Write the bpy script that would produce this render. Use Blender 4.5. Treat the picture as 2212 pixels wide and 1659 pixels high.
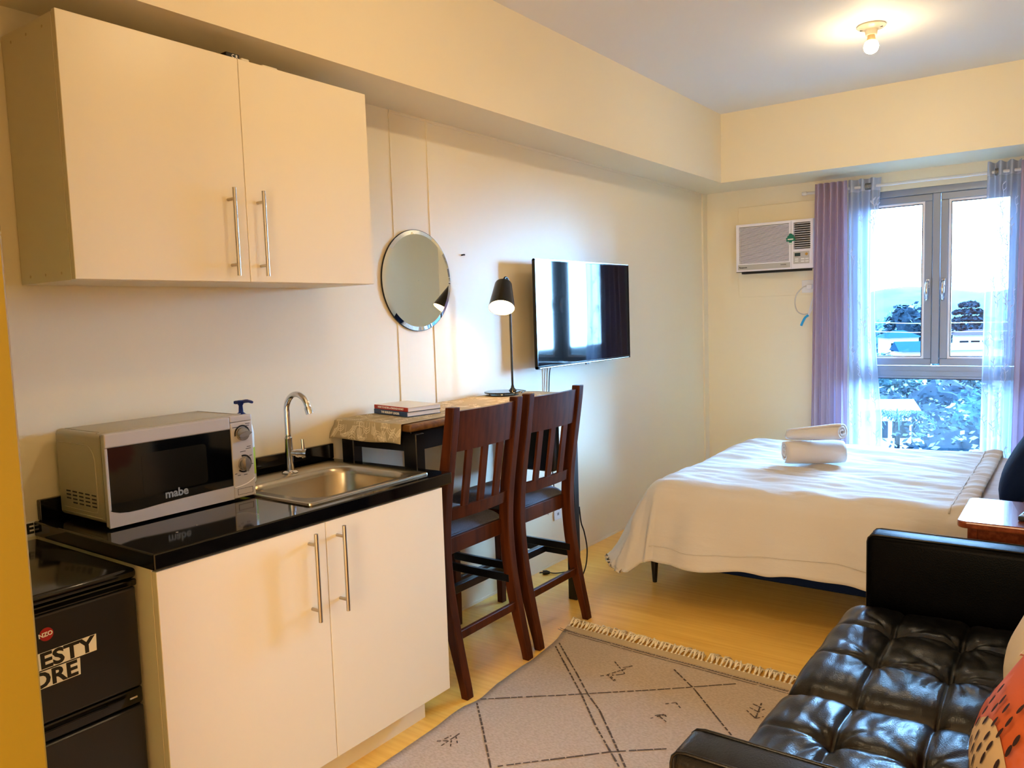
import bpy, bmesh, math, random
from mathutils import Vector, Matrix, noise
random.seed(7)
sc = bpy.context.scene
for o in list(bpy.data.objects): bpy.data.objects.remove(o)
COL = sc.collection
# ------------------------------------------------------------------ camera
CX, CZ, YAW, PIT, ROL, FPX = 2.4172, 1.4215, 0.6275, -0.0868, -0.0327, 1706.85
F = Vector((-math.sin(YAW)*math.cos(PIT), math.cos(YAW)*math.cos(PIT), math.sin(PIT)))
Rt = Vector((math.cos(YAW), math.sin(YAW), 0)); U = Rt.cross(F)
Rr = math.cos(ROL)*Rt + math.sin(ROL)*U; Ur = -math.sin(ROL)*Rt + math.cos(ROL)*U
cd = bpy.data.cameras.new('camera'); cam = bpy.data.objects.new('camera', cd); COL.objects.link(cam)
cam.matrix_world = Matrix(((Rr.x, Ur.x, -F.x, CX), (Rr.y, Ur.y, -F.y, 0), (Rr.z, Ur.z, -F.z, CZ), (0, 0, 0, 1)))
cd.sensor_fit = 'HORIZONTAL'; cd.sensor_width = 36; cd.lens = FPX/2212*36; cd.clip_start = .02; cd.clip_end = 2000
sc.camera = cam
# ------------------------------------------------------------------ world, sun, exposure
sc.view_settings.view_transform = 'Standard'; sc.view_settings.look = 'None'
sc.view_settings.gamma = 1; sc.view_settings.use_curve_mapping = False
sc.view_settings.exposure = 1.32
SKY = (0.26, 0.56, 1.0); SKY_STR = 13.0
BULB = (1.0, 0.76, 0.44); BULB_STR = 180
w = bpy.data.worlds.new('sky'); sc.world = w; w.use_nodes = True
nt = w.node_tree; bg = nt.nodes['Background']
tc = nt.nodes.new('ShaderNodeTexCoord'); sep = nt.nodes.new('ShaderNodeSeparateXYZ'); ramp = nt.nodes.new('ShaderNodeValToRGB')
nt.links.new(tc.outputs['Generated'], sep.inputs[0]); nt.links.new(sep.outputs['Z'], ramp.inputs[0])
ramp.color_ramp.elements[0].position = 0.0; ramp.color_ramp.elements[0].color = (0.34, 0.62, 1.0, 1)
ramp.color_ramp.elements[1].position = 0.5; ramp.color_ramp.elements[1].color = (*SKY, 1)
nt.links.new(ramp.outputs[0], bg.inputs[0]); bg.inputs[1].default_value = SKY_STR
sl = bpy.data.lights.new('sun', 'SUN'); sl.energy = 66.0; sl.angle = math.radians(70); sl.color = (.26, .57, .97)
so = bpy.data.objects.new('sun', sl); COL.objects.link(so); so.rotation_euler = Vector((-.52, -.85, -.33)).to_track_quat('-Z', 'Y').to_euler()
pl = bpy.data.lights.new('window_portal', 'AREA'); pl.shape = 'RECTANGLE'; pl.size = 1.1; pl.size_y = 1.9
pl.cycles.is_portal = True
po = bpy.data.objects.new('window_portal', pl); COL.objects.link(po); po.location = (1.605, 6.16, 1.27); po.rotation_euler = (math.radians(-90), 0, 0)

el = bpy.data.lights.new('fill_light', 'AREA'); el.shape = 'RECTANGLE'; el.size = 1.0; el.size_y = 1.9; el.energy = 34; el.color = (1.0, .74, .44)  # added fill behind the camera to lift the lower cabinets, no fixture there
eo = bpy.data.objects.new('fill_light', el); COL.objects.link(eo); eo.location = (1.9, -1.25, 1.25); eo.rotation_euler = (math.radians(90), 0, 0)

# ------------------------------------------------------------------ materials
def lin(c):
    if isinstance(c, str): c = [int(c[i:i+2], 16)/255 for i in (0, 2, 4)]
    return tuple(((x/12.92) if x <= .04045 else ((x+.055)/1.055)**2.4) for x in c)
MATS = {}
def mat(name, col, rough=.5, metal=0., spec=.5, bump=None, var=None, emit=None, coat=0., sheen=0., trans=0., ior=1.45):
    """bump=(scale xyz, strength, distance, kind)  var=(scale xyz, colour2, lo, hi, kind)"""
    m = bpy.data.materials.new(name); m.use_nodes = True; MATS[name] = m
    N, L = m.node_tree.nodes, m.node_tree.links; b = N['Principled BSDF']
    c = lin(col)
    b.inputs['Base Color'].default_value = (*c, 1); b.inputs['Roughness'].default_value = rough
    b.inputs['Metallic'].default_value = metal; b.inputs['Specular IOR Level'].default_value = spec
    b.inputs['Coat Weight'].default_value = coat; b.inputs['Sheen Weight'].default_value = sheen
    b.inputs['Transmission Weight'].default_value = trans; b.inputs['IOR'].default_value = ior
    if emit: b.inputs['Emission Color'].default_value = (*emit[0], 1); b.inputs['Emission Strength'].default_value = emit[1]
    def tex(scale, kind):
        t = N.new('ShaderNodeTexCoord'); mp = N.new('ShaderNodeMapping'); L.new(t.outputs['Object'], mp.inputs[0])
        mp.inputs['Scale'].default_value = scale
        if kind == 'noise': x = N.new('ShaderNodeTexNoise'); x.inputs['Scale'].default_value = 1; x.inputs['Detail'].default_value = 4
        elif kind == 'voronoi': x = N.new('ShaderNodeTexVoronoi'); x.inputs['Scale'].default_value = 1
        elif kind == 'wave': x = N.new('ShaderNodeTexWave'); x.inputs['Scale'].default_value = 1; x.bands_direction = 'DIAGONAL'; x.inputs['Distortion'].default_value = .5
        L.new(mp.outputs[0], x.inputs['Vector'])
        return x.outputs['Fac'] if kind in ('noise', 'wave') else x.outputs['Distance']
    if bump:
        o = tex(bump[0], bump[3] if len(bump) > 3 else 'noise'); bp = N.new('ShaderNodeBump')
        bp.inputs['Strength'].default_value = bump[1]; bp.inputs['Distance'].default_value = bump[2]
        L.new(o, bp.inputs['Height']); L.new(bp.outputs[0], b.inputs['Normal'])
    if var:
        o = tex(var[0], var[4] if len(var) > 4 else 'noise'); mr = N.new('ShaderNodeMapRange')
        mr.inputs['From Min'].default_value = var[2]; mr.inputs['From Max'].default_value = var[3]
        mx = N.new('ShaderNodeMix'); mx.data_type = 'RGBA'
        mx.inputs['A'].default_value = (*c, 1); mx.inputs['B'].default_value = (*lin(var[1]), 1)
        L.new(o, mr.inputs['Value']); L.new(mr.outputs[0], mx.inputs['Factor']); L.new(mx.outputs['Result'], b.inputs['Base Color'])
    return m
def cloth_mat(name, col, transl, transp, col2=None):
    m = bpy.data.materials.new(name); m.use_nodes = True; MATS[name] = m
    N, L = m.node_tree.nodes, m.node_tree.links; N.remove(N['Principled BSDF']); out = N['Material Output']
    d = N.new('ShaderNodeBsdfDiffuse'); t = N.new('ShaderNodeBsdfTranslucent'); p = N.new('ShaderNodeBsdfTransparent')
    d.inputs[0].default_value = (*lin(col), 1); t.inputs[0].default_value = (*lin(col2 or col), 1)
    a = N.new('ShaderNodeMixShader'); a.inputs[0].default_value = transl; L.new(d.outputs[0], a.inputs[1]); L.new(t.outputs[0], a.inputs[2])
    c = N.new('ShaderNodeMixShader'); c.inputs[0].default_value = transp; L.new(a.outputs[0], c.inputs[1]); L.new(p.outputs[0], c.inputs[2])
    L.new(c.outputs[0], out.inputs[0]); return m
def glass_mat(name, tint=(.97, .985, 1), r=.02):
    m = bpy.data.materials.new(name); m.use_nodes = True; MATS[name] = m
    N, L = m.node_tree.nodes, m.node_tree.links; N.remove(N['Principled BSDF']); out = N['Material Output']
    p = N.new('ShaderNodeBsdfTransparent'); p.inputs[0].default_value = (*tint, 1); g = N.new('ShaderNodeBsdfGlossy'); g.inputs['Roughness'].default_value = r
    f = N.new('ShaderNodeFresnel'); f.inputs[0].default_value = 1.45; mx = N.new('ShaderNodeMixShader')
    L.new(f.outputs[0], mx.inputs[0]); L.new(p.outputs[0], mx.inputs[1]); L.new(g.outputs[0], mx.inputs[2]); L.new(mx.outputs[0], out.inputs[0]); return m

M = MATS
mat('wall_paint', 'E9DCBE', .42, bump=((90, 60, 3), .10, .002))
mat('warm_lit_paint', '846C08', .5, bump=((40, 40, 40), .12, .002))  # cream partition wall, with the orange cast of warm light put into its colour
mat('ceiling_paint', 'E6E3DE', .7)
mat('floor_wood', 'FFCE66', .30, bump=((6, 160, 1), .12, .001), var=((2.2, 55, 1), 'F2BA50', .35, .7))
mat('cabinet_white', 'E8DDC4', .34, spec=.45)
mat('cabinet_edge', 'CDBB94', .5)
mat('granite', '060608', .07, spec=.6, var=((300, 300, 300), '1a1a20', .62, .75))
mat('brushed_steel', 'B9B2A6', .32, 1., bump=((4, 300, 4), .06, .0006))
mat('sink_steel', 'A89E8C', .27, 1., bump=((200, 6, 6), .06, .0005))
mat('chrome', 'D8D8DA', .07, 1.)
mat('silver_plastic', 'BFB9B4', .34, .25)
mat('silver_casing', 'B8AE98', .40, .25)
mat('black_glass', '050506', .05, spec=.6)
mat('dark_window', '15130f', .12, spec=.6)
mat('black_plastic', '0c0c0e', .35)
mat('dark_gap', '050505', .8)
mat('logo_grey', '8b8f92', .4)
mat('knob_metal', 'A9A4A0', .25, .8)
mat('fridge_black', '1b1b20', .32, spec=.5, bump=((300, 300, 300), .06, .001))
mat('gloss_black', '08080a', .12)
mat('paper', 'E8E6E2', .7)
mat('ink', '0b0b0b', .6)
mat('sticker_red', '9B1418', .4)
mat('pump_blue', '0A2470', .3)
mat('bottle_white', 'DDE6DF', .35)
mat('label_green', 'A8C020', .5)
mat('chair_wood', '4E240E', .36, spec=.15, bump=((60, 60, 4), .04, .001), var=((40, 40, 3), '38180A', .4, .65))
mat('chair_fabric', '4C4F62', .9, sheen=.3, bump=((700, 700, 700), .5, .001), var=((450, 450, 450), '2E3040', .4, .62))
mat('table_black', '0b0a0e', .3)
mat('table_edge', '7A5426', .4, var=((4, 40, 40), '5E3C18', .4, .6))
mat('runner', 'A89878', .9, bump=((900, 900, 900), .2, .0005))
mat('runner_print', 'E6D9BC', .85)
mat('book_blue', '0F3566', .35)
mat('book_red', '9C1A18', .35)
mat('page', 'DCDDE6', .8, bump=((2, 2, 1200), .3, .0005))
mat('book_cover', 'D8CDBB', .3)
mat('mirror', 'F2F6F2', .0, 1.)
mat('mirror_bevel', 'D8DCD6', .1, 1.)
mat('screen', '030508', .04, spec=.45)
mat('lamp_black', '0a0a0b', .25)
mat('shade_inner', 'F4F0E6', .5)
mat('bulb_glow', 'FFFFFF', .5, emit=((1, .60, .24), BULB_STR*.26))
mat('bulb_lit', 'FFFFFF', .5, emit=(BULB, BULB_STR))
mat('ceramic', 'E8DEC6', .2)
mat('bulb_upper', 'FFF4E0', .5, emit=(BULB, 7))
mat('bulb_neck', 'D9C08A', .35)
mat('white_plastic', 'E2E0DE', .4)
mat('ac_white', 'E6E2EA', .4)
mat('ac_grey', 'B8B4B0', .45)
mat('ac_dark', '14181f', .5)
mat('teal', '0E6E5C', .6)
mat('lcd', '10323a', .15)
mat('gold', 'B78A35', .4)
mat('cable_white', 'CFC8BE', .5)
mat('cyan', '1FA0DC', .45)
mat('frame_alu', '7C8696', .34, .3)
mat('gasket', '0A1430', .5)
cloth_mat('mauve', 'C2AEBE', .28, 0, 'B8ACD0')
cloth_mat('sheer', 'C4CCDA', .42, .22, 'A8B4CC')
cloth_mat('sheer_hem', 'D4D8E2', .35, .05, 'B0B8CC')
mat('embroidery', 'C6D2E8', .7)
mat('duvet', 'CCC6C0', .85, sheen=.15, bump=((5, 14, 14), .35, .012))
mat('sheet', 'CCC8CC', .85, bump=((8, 25, 20), .5, .010))
mat('towel', 'D4D0D0', .95, sheen=.4, bump=((500, 500, 500), .6, .002))
mat('navy', '06183A', .8, spec=.15, bump=((20, 20, 20), .3, .01))
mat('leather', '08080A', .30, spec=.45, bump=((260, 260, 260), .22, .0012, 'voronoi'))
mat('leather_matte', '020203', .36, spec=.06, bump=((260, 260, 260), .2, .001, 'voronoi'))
mat('leather_seam', '020202', .6)
mat('wood_reddish', '8A4526', .22, coat=.5, var=((60, 4, 60), '6E3219', .35, .65))
mat('remote_grey', '20242a', .4)
mat('remote_key', 'C9CED6', .5)
mat('rug', 'E0CAB2', .95, bump=((420, 420, 420), .6, .003, 'wave'), var=((90, 160, 90), 'CDB498', .35, .65))
mat('rug_line', '54463C', .95)
mat('fringe', 'E6D8BC', .95)
mat('rug_band', 'C2AA84', .95, bump=((500, 500, 500), .4, .002))
mat('orange', 'C85A22', .85, var=((5, 5, 5), 'D87868', .46, .56))
mat('cream_cloth', 'D9B88C', .85)
mat('maroon', '6B1220', .85)
mat('pattern_brown', '2A0C08', .85)
mat('pink_line', 'F2D8CE', .85)
mat('cream_pink', 'D8C4A4', .85)
mat('pink_cloth', 'C87868', .85)
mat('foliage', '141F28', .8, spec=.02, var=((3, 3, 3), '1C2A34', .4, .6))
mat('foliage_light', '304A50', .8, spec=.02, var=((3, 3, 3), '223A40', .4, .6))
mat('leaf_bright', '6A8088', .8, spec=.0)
mat('bark', '1c1c1e', .9, spec=.0)
mat('hill', '36505A', .9, spec=.02, var=((.1, .1, .1), '405C66', .4, .6))  # distance haze is mixed into this paler, bluer base colour
mat('grass', '101C22', .9, spec=.02, var=((.2, .2, .2), '16262C', .4, .6))
mat('house_white', '9A9A9E', .8, spec=.0)
mat('roof_blue', '183040', .6, spec=.0)
mat('roof_pale', '6C7478', .6, spec=.0)
mat('roof_purple', '342C3C', .6, spec=.0)
mat('house_dark', '0A1014', .6, spec=.0)
glass_mat('pane_glass'); glass_mat('lamp_glass', (.75, .8, .82))

# ------------------------------------------------------------------ helpers
ORG = {}
def tag(o, label=None, cat=None, group=None, kind=None):
    if label: o['label'] = label
    if cat: o['category'] = cat
    if group: o['group'] = group
    if kind: o['kind'] = kind
    return o
def thing(name, label, cat, loc=(0, 0, 0), group=None, rotz=0.):
    o = bpy.data.objects.new(name, None); COL.objects.link(o); o.location = loc; o.empty_display_size = .05
    o.rotation_euler = (0, 0, rotz)
    ORG[o.name] = Vector((0, 0, 0)) if rotz else Vector(loc)   # rotated roots take local coordinates
    return tag(o, label, cat, group)
def obj(name, bm, m, parent=None, smooth=False, local=False, label=None, kind=None):
    """link a bmesh whose vertices are in world coordinates (or local to the root if local)"""
    if parent is not None and not local:
        bmesh.ops.translate(bm, verts=bm.verts, vec=-ORG[parent.name])
    me = bpy.data.meshes.new(name); bmesh.ops.recalc_face_normals(bm, faces=bm.faces) if not getattr(bm, '_keep', 0) else None
    bm.to_mesh(me); bm.free()
    ms = m if isinstance(m, (list, tuple)) else [m]
    for x in ms: me.materials.append(M[x])
    if smooth:
        for p in me.polygons: p.use_smooth = True
    o = bpy.data.objects.new(name, me); COL.objects.link(o)
    if parent is not None: o.parent = parent; ORG[o.name] = Vector((0, 0, 0)) if local else ORG[parent.name]
    else: ORG[o.name] = Vector((0, 0, 0))
    if label: o['label'] = label
    if kind: o['kind'] = kind
    return o
def auto_smooth(o, ang=35):
    me = o.data
    for p in me.polygons: p.use_smooth = True
    bm = bmesh.new(); bm.from_mesh(me)
    for e in bm.edges:
        if len(e.link_faces) == 2 and e.calc_face_angle(0) > math.radians(ang): e.smooth = False
    bm.to_mesh(me); bm.free(); return o
def box(bm, a, b, bev=0., seg=2, mi=0):
    n0 = len(bm.faces)
    vs = [bm.verts.new((x, y, z)) for x in (a[0], b[0]) for y in (a[1], b[1]) for z in (a[2], b[2])]
    idx = [(0, 1, 3, 2), (4, 6, 7, 5), (0, 4, 5, 1), (2, 3, 7, 6), (0, 2, 6, 4), (1, 5, 7, 3)]
    fs = [bm.faces.new([vs[i] for i in q]) for q in idx]
    for f in fs: f.material_index = mi
    if bev > 0:
        es = list({e for f in fs for e in f.edges})
        r = bmesh.ops.bevel(bm, geom=es, offset=bev, segments=seg, affect='EDGES', profile=.5)
        for f in r['faces']: f.material_index = mi
    return bm
def B(a, b, bev=0., seg=2): return box(bmesh.new(), a, b, bev, seg)
def tube(bm, pts, r, n=10, cap=True, mi=0):
    pts = [Vector(p) for p in pts]; rings = []
    rr = r if isinstance(r, (list, tuple)) else [r]*len(pts)
    up = Vector((0, 0, 1)); t0 = (pts[1]-pts[0]).normalized()
    if abs(t0.dot(up)) > .95: up = Vector((1, 0, 0))
    nrm = (up - t0*up.dot(t0)).normalized()
    for i, p in enumerate(pts):
        t = (pts[min(i+1, len(pts)-1)] - pts[max(i-1, 0)]).normalized()
        nrm = (nrm - t*nrm.dot(t)).normalized(); bi = t.cross(nrm)
        rings.append([bm.verts.new(p + (nrm*math.cos(2*math.pi*k/n) + bi*math.sin(2*math.pi*k/n))*rr[i]) for k in range(n)])
    for a, b in zip(rings, rings[1:]):
        for k in range(n):
            f = bm.faces.new((a[k], a[(k+1) % n], b[(k+1) % n], b[k])); f.material_index = mi
    if cap:
        bm.faces.new(rings[0][::-1]).material_index = mi; bm.faces.new(rings[-1]).material_index = mi
    return bm
def smooth_path(pts, n=8):
    """Catmull-Rom"""
    P = [Vector(p) for p in pts]; P = [P[0]*2-P[1]] + P + [P[-1]*2-P[-2]]; out = []
    for i in range(1, len(P)-2):
        for k in range(n):
            t = k/n; a, b, c, d = P[i-1:i+3]
            out.append(.5*((2*b)+(c-a)*t+(2*a-5*b+4*c-d)*t*t+(-a+3*b-3*c+d)*t**3))
    out.append(P[-2]); return out
def lathe(bm, prof, c=(0, 0, 0), n=32, axis='z', mi=0, cap=True):
    """prof [(r, h)...] about an axis through c"""
    c = Vector(c); rings = []
    for r, h in prof:
        ring = []
        for k in range(n):
            a = 2*math.pi*k/n; u, v = r*math.cos(a), r*math.sin(a)
            d = {'z': (u, v, h), 'x': (h, u, v), 'y': (u, h, v)}[axis]
            ring.append(bm.verts.new(c+Vector(d)))
        rings.append(ring)
    for a, b in zip(rings, rings[1:]):
        for k in range(n): bm.faces.new((a[k], a[(k+1) % n], b[(k+1) % n], b[k])).material_index = mi
    if cap:
        for rg in (rings[0][::-1], rings[-1]):
            if prof[0][0] > 1e-5 or True: bm.faces.new(rg).material_index = mi
    bmesh.ops.remove_doubles(bm, verts=bm.verts, dist=1e-6)
    return bm
def prism(bm, poly, ax, a, b, mi=0):
    """extrude polygon [(u,v)] along axis ax from a to b. x:(y,z) y:(x,z) z:(x,y)"""
    def P(u, v, t): return {'x': (t, u, v), 'y': (u, t, v), 'z': (u, v, t)}[ax]
    A = [bm.verts.new(P(u, v, a)) for u, v in poly]; Bv = [bm.verts.new(P(u, v, b)) for u, v in poly]
    bm.faces.new(A).material_index = mi; bm.faces.new(Bv[::-1]).material_index = mi
    n = len(poly)
    for i in range(n): bm.faces.new((A[i], Bv[i], Bv[(i+1) % n], A[(i+1) % n])).material_index = mi
    return bm
def grid(bm, nu, nv, fn, mi=0, closed_u=False):
    vs = [[bm.verts.new(fn(i/nu, j/nv)) for j in range(nv+1)] for i in range(nu+1)]
    for i in range(nu):
        for j in range(nv): bm.faces.new((vs[i][j], vs[i+1][j], vs[i+1][j+1], vs[i][j+1])).material_index = mi
    return vs
def solid(o, t, off=0):
    m = o.modifiers.new('s', 'SOLIDIFY'); m.thickness = t; m.offset = off; return o
def subsurf(o, n=1):
    m = o.modifiers.new('ss', 'SUBSURF'); m.levels = n; m.render_levels = n; return o
def text(name, body, size, loc, right, up, m, parent, bold=0., ext=.0004, align='CENTER', sx=1.0, label=None):
    cu = bpy.data.curves.new(name, 'FONT'); cu.body = body; cu.size = size; cu.extrude = ext; cu.offset = bold
    cu.align_x = align; cu.align_y = 'CENTER'; cu.materials.append(M[m]); cu.resolution_u = 3
    tmp = bpy.data.objects.new(name, cu); COL.objects.link(tmp)
    me = bpy.data.meshes.new_from_object(tmp.evaluated_get(bpy.context.evaluated_depsgraph_get()))
    bpy.data.objects.remove(tmp); o = bpy.data.objects.new(name, me); COL.objects.link(o)
    r, u = Vector(right).normalized(), Vector(up).normalized(); n = r.cross(u)
    l = Vector(loc) - ORG[parent.name]
    o.parent = parent
    o.matrix_local = Matrix(((r.x*sx, u.x, n.x, l.x), (r.y*sx, u.y, n.y, l.y), (r.z*sx, u.z, n.z, l.z), (0, 0, 0, 1)))
    return o
def ribbon(bm, pts, wid, nrm, mi=0):
    """flat stroke through pts, width wid, lying perpendicular to nrm (vector or function)"""
    P = [Vector(p) for p in pts]; prev = None
    for i, p in enumerate(P):
        t = (P[min(i+1, len(P)-1)]-P[max(i-1, 0)]).normalized(); n = Vector(nrm(i) if callable(nrm) else nrm)
        s = t.cross(n).normalized()*wid/2; cur = (bm.verts.new(p-s), bm.verts.new(p+s))
        if prev: bm.faces.new((prev[0], cur[0], cur[1], prev[1])).material_index = mi
        prev = cur
def copy_tree(o, parent=None):
    c = o.copy(); COL.objects.link(c); c.parent = parent; ORG[c.name] = ORG.get(o.name, Vector((0, 0, 0)))
    for ch in [k for k in bpy.data.objects if k.parent == o]: copy_tree(ch, c)
    return c
def ray(px, py):
    return F + Rr*((px-1106)/FPX) - Ur*((py-829.5)/FPX)
def onfloor(px, py, z=0.):
    d = ray(px, py); t = (z-CZ)/d.z; return (CX+d.x*t, d.y*t)
def struct(name, bm, m, parent=None, label=None): return obj(name, bm, m, parent, label=label, kind=None if parent else 'structure')

# ------------------------------------------------------------------ room shell
XR, YB, YF, H, BZ, BX, YBM = 2.80, -1.3, 5.982, 2.783, 2.308, .306, 5.518
WX0, WX1, WZ0, WZ1 = 1.08, 2.13, .33, 2.185     # window opening
struct('floor', B((-.15, YB-.15, -.12), (XR+.15, YF+.15, 0)), 'floor_wood')
struct('ceiling', B((-.15, YB-.15, H), (XR+.15, YF+.15, H+.15)), 'ceiling_paint')
struct('wall_left', B((-.15, YB, 0), (0, YF+.15, H)), 'wall_paint')
struct('wall_right', B((XR, YB, 0), (XR+.15, YF+.15, H)), 'wall_paint')
struct('wall_back', B((-.15, YB-.15, 0), (XR+.15, YB, H)), 'wall_paint')
bm = bmesh.new()
box(bm, (0, YF, 0), (WX0, YF+.15, H)); box(bm, (WX1, YF, 0), (XR, YF+.15, H))
box(bm, (WX0, YF, 0), (WX1, YF+.15, WZ0)); box(bm, (WX0, YF, WZ1), (WX1, YF+.15, H))
struct('wall_far', bm, 'wall_paint')
struct('wall_partition', B((0, .42, 0), (.95, .588, H), .004), 'warm_lit_paint')
struct('trim_1', B((0, .588, BZ), (BX, YBM, H)), 'wall_paint', label=None)
struct('trim_2', B((0, YBM, BZ), (XR, YF, H)), 'wall_paint')
struct('trim_3', B((0, 5.90, 0), (.012, YF, BZ-.004)), 'wall_paint')          # corner strip
for i, (ya, yb) in enumerate(((2.50, 2.512), (2.735, 2.747))):
    struct('trim_%d' % (4+i), B((0, ya, .0), (.0035, yb, BZ-.002), .001, 1), 'wall_paint')
struct('trim_6', B((0, 2.50, BZ-.012), (.006, YF-.1, BZ), .001, 1), 'wall_paint')
struct('baseboard_left', B((0, 2.1, 0), (.005, YF-.09, .012)), 'wall_paint')
bm = bmesh.new(); box(bm, (.262, YF-.004, 1.5), (.90, YF, 2.178), .0015, 1)
struct('trim_7', bm, 'wall_paint')

# ------------------------------------------------------------------ window
win = bpy.data.objects.new('window_1', None); COL.objects.link(win); win['kind'] = 'structure'
win.location = (1.605, 6.03, .33); ORG['window_1'] = Vector(win.location)
yf0, yf1 = 6.0, 6.075
bm = bmesh.new()
for a, b in (((WX0, yf0, WZ1-.045), (WX1, yf1, WZ1)), ((WX0, yf0, WZ0), (WX1, yf1, WZ0+.045)), ((WX0, yf0, WZ0+.045), (WX0+.045, yf1, WZ1-.045)), ((WX1-.045, yf0, WZ0+.045), (WX1, yf1, WZ1-.045))):
    box(bm, a, b, .002, 1)
obj('window_frame', bm, 'frame_alu', win)
obj('mullion', B((1.582, yf0-.004, 1.0), (1.628, yf1, WZ1-.045), .003, 1), 'frame_alu', win)
bm = bmesh.new(); box(bm, (WX0+.045, yf0-.004, .915), (WX1-.045, yf1, .985), .003, 1); box(bm, (WX0+.045, yf0-.008, .945), (WX1-.045, yf0, .951))
box(bm, (WX0+.045, yf0-.002, .900), (WX1-.045, yf0+.03, .915), .001, 1)
obj('transom', bm, 'frame_alu', win)
bm = bmesh.new(); box(bm, (WX0+.045, yf0+.01, .893), (WX1-.045, yf0+.03, .900))
obj('gasket', bm, 'gasket', win)
for (a, b) in ((WX0+.047, 1.580), (1.630, WX1-.047)):
    z0, z1, s = .989, WZ1-.047, .046
    bm = bmesh.new()
    for q in (((a, yf0+.004, z0), (b, yf1-.01, z0+s)), ((a, yf0+.004, z1-s), (b, yf1-.01, z1)), ((a, yf0+.004, z0+s), (a+s, yf1-.01, z1-s)), ((b-s, yf0+.004, z0+s), (b, yf1-.01, z1-s))):
        box(bm, q[0], q[1], .003, 1)
    sash = obj('sash', bm, 'frame_alu', win)
    bm = bmesh.new(); i = s; g = .014
    for q in (((a+i, yf0+.012, z0+i), (b-i, yf0+.04, z0+i+g)), ((a+i, yf0+.012, z1-i-g), (b-i, yf0+.04, z1-i)), ((a+i, yf0+.012, z0+i+g), (a+i+g, yf0+.04, z1-i-g)), ((b-i-g, yf0+.012, z0+i+g), (b-i, yf0+.04, z1-i-g))):
        box(bm, q[0], q[1])
    obj('glazing_bead', bm, 'white_plastic', sash)
    bm = bmesh.new(); j = i+g; g2 = .005
    for q in (((a+j, yf0+.014, z0+j), (b-j, yf0+.035, z0+j+g2)), ((a+j, yf0+.014, z1-j-g2), (b-j, yf0+.035, z1-j)), ((a+j, yf0+.014, z0+j), (a+j+g2, yf0+.035, z1-j)), ((b-j-g2, yf0+.014, z0+j), (b-j, yf0+.035, z1-j))):
        box(bm, q[0], q[1])
    obj('gasket', bm, 'gasket', sash)
    obj('pane', B((a+j, yf0+.03, z0+j), (b-j, yf0+.034, z1-j)), 'pane_glass', sash)
    hx = b-.022 if b < 1.6 else a+.022
    bm = bmesh.new(); box(bm, (hx-.013, yf0-.012, 1.515), (hx+.013, yf0+.004, 1.575), .006, 2)
    tube(bm, smooth_path([(hx, yf0-.01, 1.555), (hx, yf0-.035, 1.55), (hx-.002, yf0-.045, 1.52), (hx-.003, yf0-.042, 1.47), (hx-.003, yf0-.03, 1.425)], 5), [.009]*5+[.011]*6+[.013]*5+[.010]*4+[.005], 10)
    obj('handle', bm, 'chrome', sash, smooth=True)
obj('pane', B((WX0+.045, yf0+.03, WZ0+.045), (WX1-.045, yf0+.034, .9)), 'pane_glass', win)
struct('trim_8', B((WX0-.02, YF-.03, WZ0-.03), (WX1+.02, 6.0, WZ0), .004), 'wall_paint')

# ------------------------------------------------------------------ ceiling lamps
def ceiling_lamp(x, y, label):
    t = thing('ceiling_lamp', label, 'ceiling light', (x, y, H), 'bare bulb ceiling lamps')
    c = (x, y, H)
    auto_smooth(obj('socket_base', lathe(bmesh.new(), [(.001, 0), (.066, 0), (.067, -.006), (.060, -.012), (.034, -.018), (.030, -.022), (.026, -.045), (.024, -.047), (.001, -.047)], c, 40, cap=False), 'ceramic', t), 40)
    for s in (-1, 1): obj('screw_slot', B((x+s*.045-.007, y-.003, H-.0168), (x+s*.045+.007, y+.003, H-.012)), 'dark_gap', t)
    obj('bulb_neck', lathe(bmesh.new(), [(.0165, -.046), (.0175, -.055), (.020, -.068), (.021, -.074)], c, 28), 'bulb_neck', t, smooth=True)
    obj('bulb', lathe(bmesh.new(), [(.0340, -.099), (.034, -.103), (.031, -.116), (.023, -.127), (.011, -.133), (.0005, -.1345)], c, 32, cap=False), 'bulb_lit', t, smooth=True)
    obj('bulb_shoulder', lathe(bmesh.new(), [(.021, -.0735), (.029, -.080), (.0335, -.092), (.0340, -.099)], c, 32, cap=False), 'bulb_upper', t, smooth=True)
    return t
ceiling_lamp(1.534, 4.324, 'lit bare bulb in a white porcelain holder on the ceiling towards the window')
ceiling_lamp(1.50, 1.91, 'bare bulb ceiling lamp above the floor before the kitchen counter')

# ------------------------------------------------------------------ cabinets
def bar_handle(name, x, y, z0, z1, parent):
    bm = bmesh.new(); tube(bm, [(x, y, z0), (x, y, z1)], .006, 14)
    for z in (z0+.033, z1-.033): tube(bm, [(x-.034, y, z), (x, y, z)], .0048, 10)
    return auto_smooth(obj(name, bm, 'brushed_steel', parent))
t = thing('upper_cabinet', 'cream two-door wall cabinet hung under the beam above the microwave', 'cabinet', (0, 1.54, 1.55))
uy0, uy1, uz0, uz1 = 1.008, 2.067, 1.550, 2.226
bm = bmesh.new()
for a, b in (((.003, uy0, uz0), (.288, uy0+.016, uz1-.004)), ((.003, uy1-.016, uz0), (.288, uy1, uz1-.004)), ((.003, uy0+.016, uz0), (.288, uy1-.016, uz0+.016)), ((.003, uy0+.016, uz1-.020), (.288, uy1-.016, uz1-.004)), ((.003, uy0+.016, uz0+.016), (.009, uy1-.016, uz1-.02))):
    box(bm, a, b)
obj('carcass', bm, 'cabinet_white', t)
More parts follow.
